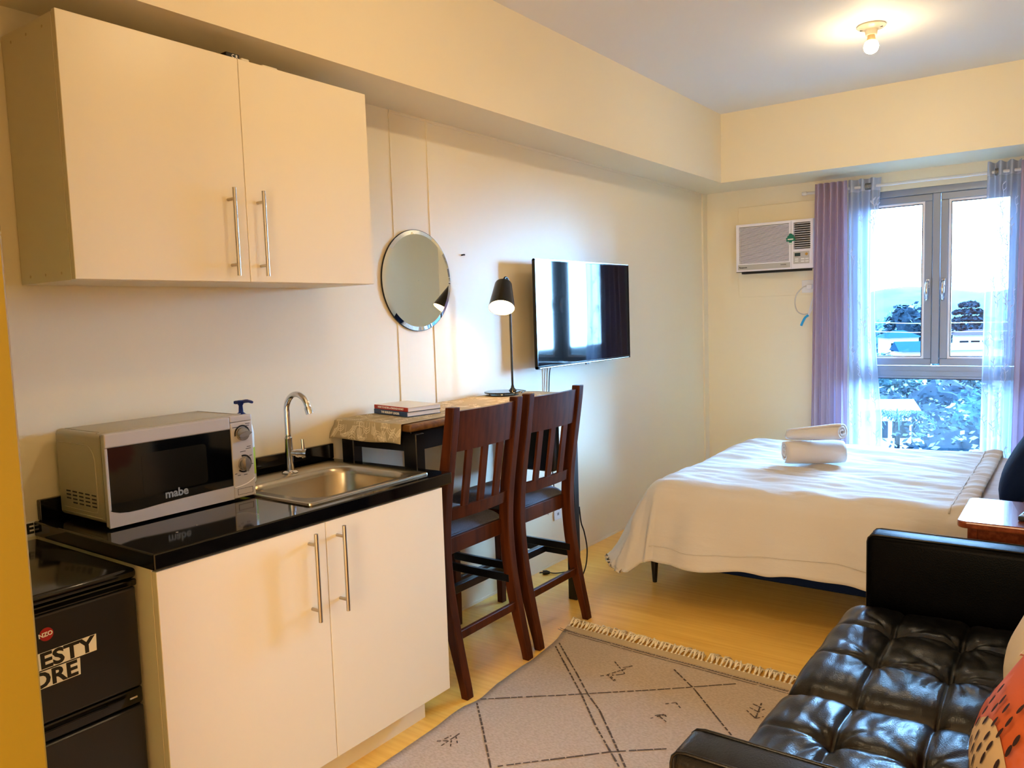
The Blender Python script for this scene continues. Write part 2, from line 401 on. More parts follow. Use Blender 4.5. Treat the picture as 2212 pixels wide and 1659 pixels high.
for zz in (uz0+.02, uz1-.03):
    for xx in (.06, .15, .24): obj('screw_cap', lathe(bmesh.new(), [(.0042, -.001), (.0042, 0)], (xx, uy0, zz), 12, 'y'), 'cabinet_edge', t)
for ya, yb, hy in ((uy0, 1.5375, 1.474), (1.5395, uy1, 1.579)):
    d = obj('door', B((.291, ya, uz0+.001), (.310, yb, uz1), .0012, 1), 'cabinet_white', t)
    bar_handle('handle', .345, hy, 1.568, 1.830, d)
obj('edge_band', B((.2885, uy0+.001, uz0+.002), (.2908, uy1-.001, uz1-.006)), 'cabinet_edge', t)

t = thing('base_cabinet', 'cream two-door sink cabinet standing on the floor beneath the black counter', 'cabinet', (.3, 1.52, 0))
by0, by1 = .992, 2.041
bm = bmesh.new()
box(bm, (.003, by0, .108), (.598, by0+.016, .836)); box(bm, (.003, by1-.016, .108), (.598, by1, .836)); box(bm, (.003, by0+.016, .108), (.598, by1-.016, .124)); box(bm, (.003, by0+.016, .124), (.009, by1-.016, .836))
obj('carcass', bm, 'cabinet_white', t)
obj('plinth', B((.02, by0+.03, 0), (.541, 1.992, .107)), 'cabinet_white', t)
obj('edge_band', B((.5985, by0+.001, .110), (.6005, by1-.001, .830)), 'cabinet_edge', t)
for ya, yb, hy in ((by0, 1.516, 1.452), (1.518, by1, 1.558)):
    d = obj('door', B((.601, ya, .109), (.622, yb, .833), .0012, 1), 'cabinet_white', t)
    bar_handle('handle', .657, hy, .559, .818, d)

# counter with a cut-out for the sink
t = thing('countertop', 'glossy black stone countertop with a low backsplash holding the sink', 'countertop', (.3, 1.54, .84))
cy0, cy1, sx0, sx1, sy0, sy1 = .985, 2.089, .12, .55, 1.535, 1.99
bm = bmesh.new()
xs = [.0, sx0, sx1, .628]; ys = [cy0, sy0, sy1, cy1]
V = {}
for k, z in enumerate((.838, .880)):
    for i, x in enumerate(xs):
        for j, y in enumerate(ys): V[i, j, k] = bm.verts.new((x, y, z))
for i in range(3):
    for j in range(3):
        if (i, j) == (1, 1): continue
        for k in (0, 1): bm.faces.new([V[i, j, k], V[i+1, j, k], V[i+1, j+1, k], V[i, j+1, k]])
for q in [((0, 0), (3, 0)), ((3, 0), (3, 3)), ((3, 3), (0, 3)), ((0, 3), (0, 0)), ((1, 1), (2, 1)), ((2, 1), (2, 2)), ((2, 2), (1, 2)), ((1, 2), (1, 1))]:
    (a, b), (c, d) = q; n = max(abs(c-a), abs(d-b)); st = ((c-a)//n, (d-b)//n)
    for s in range(n):
        p, r = (a+st[0]*s, b+st[1]*s), (a+st[0]*(s+1), b+st[1]*(s+1))
        bm.faces.new([V[p[0], p[1], 0], V[r[0], r[1], 0], V[r[0], r[1], 1], V[p[0], p[1], 1]])
o = obj('slab', bm, 'granite', t); mo = o.modifiers.new('b', 'BEVEL'); mo.width = .004; mo.segments = 2; mo.limit_method = 'ANGLE'
obj('backsplash', B((.0005, cy0+.012, .8805), (.020, cy1, .940), .003), 'granite', t)
for (x, y) in ((.52, 1.36), (.47, 1.20), (.49, 1.13)): obj('water_drop', lathe(bmesh.new(), [(.0001, .0012), (.003, .001), (.0045, 0)], (x, y, .880), 12, cap=False), 'chrome', t, smooth=True)

# sink
t = thing('kitchen_sink', 'square stainless steel sink set into the black counter', 'sink', (.33, 1.76, .88))
def rrect(x0, x1, y0, y1, r, n=6):
    out = []
    for cx, cy, a0 in ((x1-r, y1-r, 0), (x0+r, y1-r, 90), (x0+r, y0+r, 180), (x1-r, y0+r, 270)):
        for k in range(n+1):
            a = math.radians(a0+90*k/n); out.append((cx+r*math.cos(a), cy+r*math.sin(a)))
    return out
loops = [(rrect(.073, .582, 1.497, 2.022, .012), .8805), (rrect(.074, .581, 1.498, 2.021, .012), .8865), (rrect(.080, .575, 1.504, 2.015, .014), .8885), (rrect(.088, .567, 1.512, 2.007, .016), .8855),
         (rrect(.175, .548, 1.540, 1.985, .085), .8855), (rrect(.182, .541, 1.547, 1.978, .085), .8805), (rrect(.186, .537, 1.551, 1.974, .085), .86), (rrect(.198, .525, 1.563, 1.962, .085), .74), (rrect(.23, .50, 1.59, 1.935, .06), .715), (rrect(.34, .38, 1.74, 1.78, .018), .708)]
bm = bmesh.new(); prev = None
for L_, z in loops:
    cur = [bm.verts.new((x, y, z)) for x, y in L_]
    if prev:
        n = len(cur)
        for k in range(n): bm.faces.new((prev[k], prev[(k+1) % n], cur[(k+1) % n], cur[k]))
    prev = cur
bm.faces.new(prev)
auto_smooth(obj('basin', bm, 'sink_steel', t), 50)
obj('drain', lathe(bmesh.new(), [(.001, .0005), (.015, .0005), (.022, .003), (.03, .001)], (.36, 1.76, .711), 28, cap=False), 'chrome', t, smooth=True)

# faucet
t = thing('faucet', 'chrome gooseneck faucet with a side lever behind the sink', 'faucet', (.125, 1.79, .886))
fx, fy = .125, 1.79
auto_smooth(obj('escutcheon', lathe(bmesh.new(), [(.001, 0), (.028, 0), (.029, .003), (.024, .007), (.018, .009), (.001, .009)], (fx, fy, .8862), 28, cap=False), 'chrome', t))
auto_smooth(obj('body', lathe(bmesh.new(), [(.001, 0), (.0155, 0), (.0150, .03), (.0135, .11), (.0142, .112), (.0142, .118), (.012, .119), (.001, .119)], (fx, fy, .895), 24, cap=False), 'chrome', t))
pts = [(fx, fy, 1.01), (fx, fy, 1.06), (fx, fy, 1.10)]
for k in range(0, 11):
    a = math.radians(180-k*17); pts.append((fx+.052+.052*math.cos(a), fy+.001*k, 1.115+.054*math.sin(a)))
sp = obj('spout', tube(bmesh.new(), smooth_path(pts, 4), .0105, 16), 'chrome', t, smooth=True)
e = Vector(pts[-1]); dd = (e-Vector(pts[-2])).normalized()
auto_smooth(obj('aerator', tube(bmesh.new(), [e-dd*.002, e+dd*.006, e+dd*.024], [.0125, .0135, .0130], 20), 'chrome', t))
bm = bmesh.new(); tube(bm, [(fx, fy, .958), (fx+.020, fy+.014, .956)], .011, 16); tube(bm, [(fx+.021, fy+.015, .956), (fx+.050, fy+.036, .954)], .0145, 18)
tube(bm, [(fx+.024, fy+.017, .955), (fx+.028, fy+.020, .955)], .0152, 18)
auto_smooth(obj('valve', bm, 'chrome', t))
auto_smooth(obj('lever', tube(bmesh.new(), [(fx+.040, fy+.029, .938), (fx+.041, fy+.030, .962), (fx+.039, fy+.030, 1.005)], [.005, .0055, .0055], 12), 'chrome', t))

# ------------------------------------------------------------------ microwave
t = thing('microwave', 'silver microwave oven with a black glass door and two dials on the counter', 'microwave', (.17, 1.28, .881))
mx0, mx1, my0, my1, mz0, mz1 = .028, .290, 1.045, 1.508, .893, 1.142
o = obj('casing', B((mx0, my0+.003, mz0), (mx1, my1-.003, mz1-.003), .012, 4), 'silver_casing', t); auto_smooth(o, 40)
for x in (.06, .25):
    for y in (1.10, 1.46): obj('foot', lathe(bmesh.new(), [(.012, 0), (.014, .0115)], (x, y, .8808), 16), 'black_plastic', t)
# front shell: x .292-.314
fx0, fx1 = .293, .313
sy = 1.430     # split between door and control panel
obj('front_frame', B((.2905, my0+.002, mz0-.004), (.293, my1-.002, mz1-.005)), 'black_plastic', t)
door = obj('door', B((fx0, my0, mz0-.007), (fx1-.006, sy-.001, mz1-.001), .004, 2), 'silver_plastic', t)
def px_(bmv, poly, x0, x1):
    return prism(bmv, poly, 'x', x0, x1)
obj('door_top_bar', B((fx1-.0065, my0, mz1-.040), (fx1+.001, sy-.001, mz1-.001), .004, 3), 'silver_plastic', door, smooth=False)
lowcurve = [(my0, mz0+.042), (my0+.01, mz0+.036), (my0+.03, mz0+.029), (my0+.055, mz0+.026), (my0+.09, mz0+.026), (my0+.14, mz0+.029), (my0+.22, mz0+.032), (my0+.32, mz0+.034), (sy-.001, mz0+.034)]
bm = bmesh.new(); px_(bm, [(my0, mz0-.007)]+[(sy-.001, mz0-.007)]+lowcurve[::-1], fx1-.0065, fx1+.001)
obj('door_bottom_bar', bm, 'silver_plastic', door)
obj('door_edge', B((fx1-.0065, my0, mz0+.04), (fx1, my0+.008, mz1-.04), .001, 1), 'silver_plastic', door)
bm = bmesh.new(); px_(bm, [(my0+.008, mz1-.0405), (my0+.008, mz0+.036)]+[(a, b+.0005) for a, b in lowcurve[2:]]+[(sy-.001, mz1-.0405)], fx1-.0065, fx1-.001)
obj('door_glass', bm, 'black_glass', door)
bm = bmesh.new(); px_(bm, rrect(1.145, 1.345, .955, 1.072, .012), fx1-.0012, fx1-.0007)
obj('viewing_window', bm, 'dark_window', door)
text('logo_text', 'mabe', .033, (fx1+.0002-.001, 1.243, .945), (0, 1, 0), (0, 0, 1), 'logo_grey', door, .0009)
pan = obj('control_panel', B((fx0, sy+.001, mz0-.007), (fx1-.001, my1+.001, mz1-.021), .003, 2), 'silver_plastic', t)
obj('panel_cap', B((fx0, sy+.001, mz1-.020), (fx1-.001, my1+.001, mz1-.001), .003, 3), 'silver_plastic', t)
def dial(z, a0, a1, ang, nm):
    y = (sy+my1)/2+.002; r = .0235
    bm = bmesh.new(); n = 26; ins, outs = [], []
    for k in range(n+1):
        a = math.radians(a0+(a1-a0)*k/n)
        ins.append((y+(r-.001)*math.cos(a), z+(r-.001)*math.sin(a))); outs.append((y+(r+.0045)*math.cos(a), z+(r+.0045)*math.sin(a)))
    for k in range(n):
        px_(bm, [ins[k], outs[k], outs[k+1], ins[k+1]], fx1-.001, fx1-.0004)
    obj('dial_ring', bm, 'black_plastic', pan)
    kn = obj(nm, lathe(bmesh.new(), [(.021, 0), (.0205, .008), (.0185, .012), (.001, .0125)], (fx1-.001, y, z), 36, 'x', cap=False), 'knob_metal', t, smooth=False)
    auto_smooth(kn, 30)
    c, s = math.cos(math.radians(ang)), math.sin(math.radians(ang)); bm = bmesh.new()
    pts = []
    for k in range(13):
        u = -1+2*k/12; w_ = .0062*(1-abs(u)**3)+.0004; pts.append((u*.0235, w_))
    poly = [(y+u*c-v*s, z+u*s+v*c) for u, v in pts]+[(y+u*c+v*s, z+u*s-v*c) for u, v in pts[::-1]]
    px_(bm, poly, fx1+.009, fx1+.018)
    obj('knob_grip', bm, 'knob_metal', kn)
dial(1.083, -5, 190, 8, 'knob'); dial(.990, -150+15, 105, 95, 'knob')
bm = bmesh.new()
for (yy, zz, wd) in ((1.492, 1.113, .016), (1.492, 1.107, .011), (1.447, 1.106, .018), (1.492, 1.041, .014), (1.490, 1.035, .018), (1.470, 1.028, .020), (1.497, 1.012, .010), (1.500, .985, .010), (1.441, .962, .008), (1.452, .956, .010), (1.475, .955, .012)):
    box(bm, (fx1-.001, yy-wd/2, zz-.0009), (fx1-.0006, yy+wd/2, zz+.0009))
obj('panel_print', bm, 'black_plastic', pan, kind='stuff')
bm = bmesh.new(); tube(bm, [(fx1-.0005, sy+.003+(my1-sy-.004)*u, .920+.016*u**3+.004*u) for u in [k/10 for k in range(11)]], .0016, 8)
obj('panel_groove', bm, 'white_plastic', pan, smooth=True)
bm = bmesh.new()
for q in (((sy+.014, .895), (my1-.010, .896)), ((sy+.014, .913), (my1-.010, .914)), ((sy+.014, .895), (sy+.015, .914)), ((my1-.011, .895), (my1-.010, .914))):
    box(bm, (fx1-.001, q[0][0], q[0][1]), (fx1-.0005, q[1][0], q[1][1]))
obj('release_button', bm, 'dark_gap', pan)
# left side panel: embossed outline and vents
bm = bmesh.new(); rr = [(x, my0+.0025, z) for x, z in ((.05, 1.105), (.19, 1.105), (.225, 1.100), (.248, 1.075), (.252, 1.03), (.252, .945), (.246, .925), (.225, .918), (.06, .918))]
tube(bm, smooth_path(rr, 5), .0016, 6)
tube(bm, [(.05, my0+.003, .906), (.27, my0+.003, .906)], .0014, 6)
obj('side_emboss', bm, 'silver_casing', t, smooth=True)
bm = bmesh.new()
for i in range(5):
    for j in range(4):
        if (i, j) == (0, 0): continue
        x = .075+i*.036; z = .932+j*.0105
        box(bm, (x, my0+.0022, z), (x+.026, my0+.0045, z+.0055), .0018, 1)
obj('vent_slots', bm, 'dark_gap', t, kind='stuff')
bm = bmesh.new(); tube(bm, smooth_path([(.05, 1.07, 1.1395), (.24, 1.07, 1.1395), (.262, 1.085, 1.1395), (.262, 1.47, 1.1395), (.24, 1.488, 1.1395), (.05, 1.488, 1.1395)], 5), .0012, 6)
obj('top_emboss', bm, 'silver_casing', t, smooth=True)

# soap bottle
t = thing('soap_bottle', 'white dishwashing bottle with a green label and blue pump behind the microwave', 'bottle', (.122, 1.615, .886))
bx_, by_ = .122, 1.605
auto_smooth(obj('bottle_body', lathe(bmesh.new(), [(.001, 0), (.034, 0), (.037, .006), (.037, .17), (.033, .195), (.016, .212), (.015, .222), (.001, .222)], (bx_, by_, .8862), 28, cap=False), 'bottle_white', t))
obj('bottle_label', lathe(bmesh.new(), [(.0374, .03), (.0374, .12)], (bx_, by_, .8862), 28, cap=False), 'label_green', t, smooth=True)
bm = lathe(bmesh.new(), [(.001, .218), (.019, .218), (.019, .232), (.013, .236), (.008, .240), (.0065, .262), (.010, .268), (.012, .276), (.009, .280), (.001, .280)], (bx_, by_, .8862), 20, cap=False)
tube(bm, smooth_path([(bx_-.012, by_-.018, 1.160), (bx_, by_, 1.160), (bx_+.012, by_+.018, 1.162), (bx_+.022, by_+.034, 1.156)], 4), [.004]+[.006]*8+[.005]*3+[.003], 8)
auto_smooth(obj('pump', bm, 'pump_blue', t))

# ------------------------------------------------------------------ fridge
t = thing('mini_fridge', 'black two-door mini fridge with paper lettering left of the sink cabinet', 'refrigerator', (.28, .74, 0))
ry0, ry1 = .600, .978
obj('cabinet_body', B((.03, ry0+.004, .02), (.505, ry1-.004, .812), .006), 'fridge_black', t)
bm = bmesh.new(); box(bm, (.03, ry0, .812), (.553, ry1+.004, .838), .010, 3)
auto_smooth(obj('fridge_top', bm, 'gloss_black', t))
ud = obj('door', B((.509, ry0, .540), (.550, ry1, .792), .007, 3), 'fridge_black', t, label='upper freezer door with stickers')
ld = obj('door', B((.509, ry0, .05), (.550, ry1, .492), .007, 3), 'fridge_black', t)
obj('door_cap', B((.509, ry0, .7935), (.553, ry1+.002, .811), .004, 2), 'gloss_black', ud)
bm = bmesh.new(); box(bm, (.509, ry0, .494), (.546, ry1+.002, .538), .008, 3); box(bm, (.545, ry0+.02, .520), (.556, ry1-.09, .527), .003, 2)
auto_smooth(obj('handle_recess', bm, 'gloss_black', t))
bm = bmesh.new(); box(bm, (.5455, ry1-.034, .513), (.5475, ry1-.014, .518), .001, 1); obj('hinge', bm, 'chrome', t)
obj('foot', B((.48, ry0+.02, 0), (.52, ry0+.05, .02)), 'black_plastic', t)
obj('foot', B((.48, ry1-.05, 0), (.52, ry1-.02, .02)), 'black_plastic', t)
# paper strips
def strip(nm, y0, y1, z, h, tilt, word, size, sx, parent, align='RIGHT'):
    r = Vector((0, 1, tilt)).normalized(); u = Vector((0, -tilt, 1)).normalized(); c = Vector((.5503, y1, z))
    bm = bmesh.new(); L_ = y1-y0
    q = [c-r*L_-u*h/2, c-u*h/2, c+u*h/2+r*.002, c-r*L_+u*h/2]
    vs = [bm.verts.new(p) for p in q]+[bm.verts.new(p+Vector((.0006, 0, 0))) for p in q]
    for f in ((0, 1, 2, 3), (4, 5, 6, 7), (0, 1, 5, 4), (1, 2, 6, 5), (2, 3, 7, 6), (3, 0, 4, 7)): bm.faces.new([vs[i] for i in f])
    p = obj(nm, bm, 'paper', parent)
    text('lettering', word, size, c+Vector((.0008, 0, 0))-r*.005-u*.0015, r, u, 'ink', p, .0016, align=align, sx=sx)
strip('paper_strip', .62, .873, .688, .039, .02, 'HONESTY', .0485, 1.14, ud)
strip('paper_strip', .62, .833, .645, .039, .02, 'STORE', .0485, 1.10, ud)
p = obj('round_sticker', lathe(bmesh.new(), [(.001, .0006), (.0150, .0006), (.0150, 0)], (.5502, .7675, .744), 28, 'x', cap=False), 'sticker_red', ud)
text('lettering', 'NZO', .0135, (.5511, .7655, .744), (0, 1, .08), (0, -.08, 1), 'paper', p, .0004)
# paper sign taped on wall
t = thing('paper_sign', 'small white paper with black letters on the wall above the fridge', 'sign', (.001, .965, .86))
obj('paper_sheet', B((.0006, .945, .838), (.0016, .989, .882)), 'paper', t)
text('lettering', 'E', .040, (.0021, .974, .860), (0, 1, 0), (0, 0, 1), 'ink', t, .0016)

# things on the upper cabinet
t = thing('battery_holder', 'small black box with white letters lying on top of the wall cabinet', 'box', (.27, 1.545, 2.222))
obj('case', B((.262, 1.512, 2.2225), (.292, 1.560, 2.246), .003), 'black_plastic', t)
text('lettering', 'C R', .014, (.2925, 1.542, 2.2365), (0, 1, 0), (0, 0, 1), 'paper', t, .0003)
for nm, a, b, lb in (('plastic_piece', (.272, 1.562, 2.2225), (.298, 1.592, 2.238), 'clear beige plastic clip beside the black box on the wall cabinet'), ('plastic_piece', (.268, 1.640, 2.2225), (.296, 1.700, 2.236), 'pale plastic piece on the wall cabinet further towards the window')):
    o = obj(nm, B(a, b, .005, 3), 'ceramic'); tag(o, lb, 'plastic piece')

# ------------------------------------------------------------------ dining table
t = thing('bar_table', 'tall narrow black table with brown top against the wall beyond the counter', 'table', (.22, 2.7, 0))
ty0, ty1, tz = 2.115, 3.315, 1.030
bm = bmesh.new(); box(bm, (.02, ty0, tz-.028), (.415, ty1, tz), .009, 4)
auto_smooth(obj('tabletop', bm, 'table_edge', t))
obj('apron', B((.045, ty0+.022, .925), (.395, ty1-.022, tz-.029), .002, 1), 'table_black', t)
for x in (.025, .362):
    for y in (ty0+.012, ty1-.060): obj('leg', B((x, y, 0), (x+.048 if y > 3 else x+.066, y+.048, .995), .003, 1), 'table_black', t)
for y in (ty1-.055,): obj('stretcher', B((.075, y+.004, .218), (.36, y+.032, .262), .002, 1), 'table_black', t)
obj('stretcher', B((.075, ty0+.016, .218), (.36, ty0+.050, .262), .002, 1), 'table_black', t)
obj('stretcher', B((.205, ty0+.05, .222), (.235, ty1-.055, .258), .002, 1), 'table_black', t)
# runner
def runner(u, v):     # u along length (0 = hanging end), v across
    L_ = 1.30; s = u*L_; hang = .085; y0 = ty0-.004
    x = .030+.355*v
    if s < hang:
        k = (hang-s)/hang; z = tz+.002-.072*k+.003*math.sin(v*9)*k; y = y0-.012-.010*k*(1+.6*math.sin(v*6+1))
        if k < .15: z = tz+.003-.002*k/.15; 
        x -= .018*k*(1-2*v) if v < .5 else -.004*k
        x = x-(.020*k*(1-v)); x = max(x, .004)
    else:
        y = y0+(s-hang)-.010; z = tz+.0030+.0009*math.sin(v*14+s*11)+.0006*math.sin(s*37)
        if y > ty1-.004: y = ty1-.004
    return Vector((x, y, z))
t = thing('table_runner', 'beige table runner with cream flower drawings lying on the black table', 'tablecloth', (.21, 2.7, tz))
bm = bmesh.new(); grid(bm, 120, 30, lambda u, v: runner(u*.985, v))
cl = obj('cloth', bm, 'runner', t, smooth=True); solid(cl, .0014, 1)
def rn(u, v, off=.0016):
    e = 1e-3; p = runner(u, v); n = (runner(u+e, v)-p).cross(runner(u, min(1, v+e))-p)
    if n.length < 1e-12: n = Vector((0, 0, 1))
    n.normalize(); 
    if n.z < 0 and u > .08 or n.y > 0 and u <= .08: n = -n
    return p+n*off, n
bm = bmesh.new(); R_ = random.Random(3)
def stroke(uv, wd):
    ps = [rn(min(.98, max(.002, a)), min(.99, max(.01, b))) for a, b in uv]
    ribbon(bm, [p for p, n in ps], wd, lambda i: ps[i][1])
def plant(u0, v0, ang, ln, kind):
    c, s = math.cos(ang), math.sin(ang); sc_u, sc_v = 1/1.30, 1/.355
    def Q(a, b): return (u0+(a*c-b*s)*sc_u, v0+(a*s+b*c)*sc_v)
    bend = R_.uniform(-.25, .25)
    axis = [(ln*k/10, bend*ln*(k/10)**2) for k in range(11)]
    stroke([Q(*a) for a in axis], .0014)
    if kind == 0:
        for k in range(3, 11):
            a = axis[k]
            for sd in (-1, 1):
                l = .012*(1-.5*(k-3)/8)+.004
                stroke([Q(a[0]+l*t_*.8, a[1]+sd*l*math.sin(t_*2.2)*.75) for t_ in (0, .3, .6, 1.0)], .0016)
    elif kind == 1:
        a = axis[-1]
        for k in range(7):
            th = -1.5+3.0*k/6
            stroke([Q(a[0]+r*math.cos(th), a[1]+r*math.sin(th)) for r in (0, .008, .016)], .0018)
            stroke([Q(a[0]+.016*math.cos(th)+.004*math.cos(q), a[1]+.016*math.sin(th)+.004*math.sin(q)) for q in [i*1.05 for i in range(7)]], .0012)
    else:
        for k in (4, 6, 8):
            a = axis[k]
            for sd in (-1, 1): stroke([Q(a[0]+.02*t_, a[1]+sd*(.014*t_+.006*math.sin(t_*3))) for t_ in (0, .3, .6, 1)], .0018)
for i in range(9): plant(.052+R_.uniform(-.004, .008), .08+i*.105, math.pi+R_.uniform(-.5, .5) if i % 2 else R_.uniform(-.35, .35)+math.pi, .045+R_.random()*.02, i % 3)
for i in range(9): plant(.012, .06+i*.11, R_.uniform(-.4, .4), .05, (i+1) % 3)
for k in range(150):
    plant(R_.uniform(.09, .95), R_.uniform(.04, .94), R_.uniform(0, 6.28), R_.uniform(.04, .08), R_.randrange(3))
obj('flower_print', bm, 'runner_print', t, kind='stuff')

# books
def book(name, label, c, ang, L_, W_, z0, th, spine, words, size, sub=None):
    t = thing(name, label, 'book', (c[0], c[1], z0), 'books on the black table', rotz=ang)
    # local: x along the spine, +y away; spine on y=0 facing -y
    bm = bmesh.new(); box(bm, (0, 0, 0), (L_, W_, .0016)); box(bm, (0, 0, th-.0016), (L_, W_, th)); 
    obj('cover', bm, 'book_cover' if spine == 'book_red' else spine, t, local=True)
    obj('spine', B((-.0004, -.0016, 0), (L_+.0004, .0006, th), .0006, 1), spine, t, local=True)
    obj('page_block', B((.003, .001, .0018), (L_-.003, W_-.003, th-.0018)), 'page', t, local=True)
    text('title', words, size, (L_*.5, -.0018, th*.5), (1, 0, 0), (0, 0, 1), 'paper', t, .00025)
    return t
ZB = tz+.0062
book('blue_book', 'blue-spined book titled THE RESILIENT LEADER, lower of two on the table', (.044, 2.296), -.20, .235, .165, ZB, .019, 'book_blue', 'THE RESILIENT LEADER', .0125)
book('red_book', 'red-spined book lying on top of the blue book on the table', (.042, 2.300), -.19, .235, .165, ZB+.0195, .0165, 'book_red', 'HOW TO RETIRE w/ ENOUGH MONEY', .0105)

# desk lamp
lx, ly = .150, 3.130
t = thing('desk_lamp', 'black desk lamp with a tilted cone shade lit on the table before the TV', 'lamp', (lx, ly, tz+.003))
auto_smooth(obj('base', lathe(bmesh.new(), [(.001, .013), (.088, .013), (.090, .016), (.088, .019), (.001, .019)], (lx-.03, ly-.045, tz+.004), 48, cap=False), 'black_glass', t))
auto_smooth(obj('base_plate', lathe(bmesh.new(), [(.001, .001), (.080, .001), (.080, .005), (.001, .005)], (lx-.03, ly-.045, tz+.004), 40, cap=False), 'lamp_black', t))
for k in range(4):
    a = .6+k*math.pi/2; obj('spacer', lathe(bmesh.new(), [(.007, .005), (.007, .0132)], (lx-.03+.066*math.cos(a), ly-.045+.066*math.sin(a), tz+.004), 12), 'chrome', t)
auto_smooth(obj('stem_collar', lathe(bmesh.new(), [(.020, 0), (.016, .006), (.009, .014), (.0065, .026), (.006, .028)], (lx, ly, tz+.023), 20), 'lamp_black', t))
top = [(lx, ly, tz+.04), (lx, ly, 1.25), (lx, ly, 1.45), (lx, ly, 1.555), (lx+.001, ly-.010, 1.590), (lx+.002, ly-.030, 1.604), (lx+.004, ly-.050, 1.592), (lx+.005, ly-.060, 1.572)]
auto_smooth(obj('stem', tube(bmesh.new(), smooth_path(top, 6), .0056, 12), 'lamp_black', t))
ax_ = Vector((.26, -.50, -.83)).normalized(); s0 = Vector((lx+.004, ly-.052, 1.578))
def cone(bm, prof, o, d, n=40, cap=False):
    d = d.normalized(); u = d.orthogonal().normalized(); v = d.cross(u); rings = []
    for r, h in prof: rings.append([bm.verts.new(o+d*h+(u*math.cos(2*math.pi*k/n)+v*math.sin(2*math.pi*k/n))*r) for k in range(n)])
    for a, b in zip(rings, rings[1:]):
        for k in range(n): bm.faces.new((a[k], a[(k+1) % n], b[(k+1) % n], b[k]))
    return bm
auto_smooth(obj('lamp_shade', cone(bmesh.new(), [(.0005, 0), (.030, 0), (.038, .004), (.041, .010), (.063, .146), (.0615, .146), (.0395, .012), (.030, .004), (.0005, .003)], s0, ax_), ['lamp_black'], t), 30)
auto_smooth(obj('shade_lining', cone(bmesh.new(), [(.0605, .1455), (.0385, .0125), (.029, .006), (.0005, .005)], s0, ax_), 'shade_inner', t), 30)
obj('bulb', cone(bmesh.new(), [(.012, .03), (.014, .05), (.024, .072), (.029, .092), (.026, .112), (.016, .124), (.0005, .128)], s0, ax_, 24), 'bulb_glow', t, smooth=True)
obj('cord', tube(bmesh.new(), smooth_path([(lx+.03, ly+.03, tz+.010), (lx+.02, ly+.08, tz+.014), (lx-.02, ly+.13, tz+.010), (lx-.08, ly+.17, tz+.008), (.012, ly+.20, tz+.006)], 6), .0022, 8), 'lamp_black', t, smooth=True)

# mirror, hook
t = thing('round_mirror', 'round frameless mirror with a shiny slanted rim on the wall above the books', 'mirror', (.012, 2.632, 1.588))
auto_smooth(obj('mirror_glass', lathe(bmesh.new(), [(.001, .0), (.205, .0), (.222, -.004)], (.014, 2.632, 1.588), 96, 'x', cap=False), 'mirror', t), 2)
auto_smooth(obj('backing', lathe(bmesh.new(), [(.001, 0), (.218, 0), (.2245, .001), (.2245, .0055), (.222, .0056)], (.003, 2.632, 1.588), 96, 'x', cap=False), 'black_plastic', t))
t = tag(obj('wall_hook', tube(bmesh.new(), [(.0, 2.957, 1.715), (.012, 2.957, 1.716), (.013, 2.964, 1.716)], .004, 8), 'black_plastic'), 'tiny black hook on the wall right of the round mirror', 'hook')

# TV
t = thing('television', 'flat screen TV on a bracket on the wall above the table', 'television', (.09, 3.93, 1.42))
ya, yb, za, zb, xb = 3.412, 4.452, 1.134, 1.710, .113
bz_ = .010
bm = bmesh.new()
box(bm, (xb-.016, ya, za), (xb, yb, za+.016), .001, 1); box(bm, (xb-.016, ya, zb-bz_), (xb, yb, zb), .001, 1)
box(bm, (xb-.016, ya, za), (xb, ya+bz_*.7, zb), .001, 1); box(bm, (xb-.016, yb-bz_*.7, za), (xb, yb, zb), .001, 1)
obj('bezel', bm, 'gloss_black', t)
obj('trim_strip', B((xb-.0006, ya+.02, za+.003), (xb+.0008, yb-.02, za+.007)), 'brushed_steel', t)
obj('trim_strip', B((xb-.0006, ya, zb-.004), (xb+.0006, yb, zb-.001)), 'brushed_steel', t)
obj('screen', B((xb-.010, ya+.006, za+.014), (xb-.003, yb-.006, zb-.009)), 'screen', t)
bm = bmesh.new(); box(bm, (xb-.022, ya+.003, za+.003), (xb-.010, yb-.003, zb-.003), .003, 2); box(bm, (xb-.055, ya+.14, za+.05), (xb-.022, yb-.14, zb-.16), .010, 2)
obj('rear_cover', bm, 'black_plastic', t)
bm = bmesh.new(); box(bm, (.002, 3.78, 1.32), (.012, 4.08, 1.52), .002, 1); box(bm, (.012, 3.80, 1.36), (xb-.055, 3.83, 1.50)); box(bm, (.012, 4.03, 1.36), (xb-.055, 4.06, 1.50))
obj('wall_bracket', bm, 'black_plastic', t)
obj('sensor', B((xb-.012, 3.915, za-.006), (xb-.002, 3.945, za)), 'black_plastic', t)
o = obj('power_cable', tube(bmesh.new(), smooth_path([(.03, 3.69, 1.20), (.012, 3.69, 1.14), (.008, 3.675, 1.05), (.008, 3.66, .80), (.010, 3.68, .55), (.010, 3.70, .38), (.016, 3.729, .31)], 6), .0032, 8), 'black_plastic', t, smooth=True)
o = obj('signal_cable', tube(bmesh.new(), smooth_path([(.03, 3.64, 1.20), (.010, 3.635, 1.12), (.006, 3.63, 1.0), (.006, 3.63, .6), (.006, 3.63, .3)], 6), .0030, 8), 'cable_white', t, smooth=True)

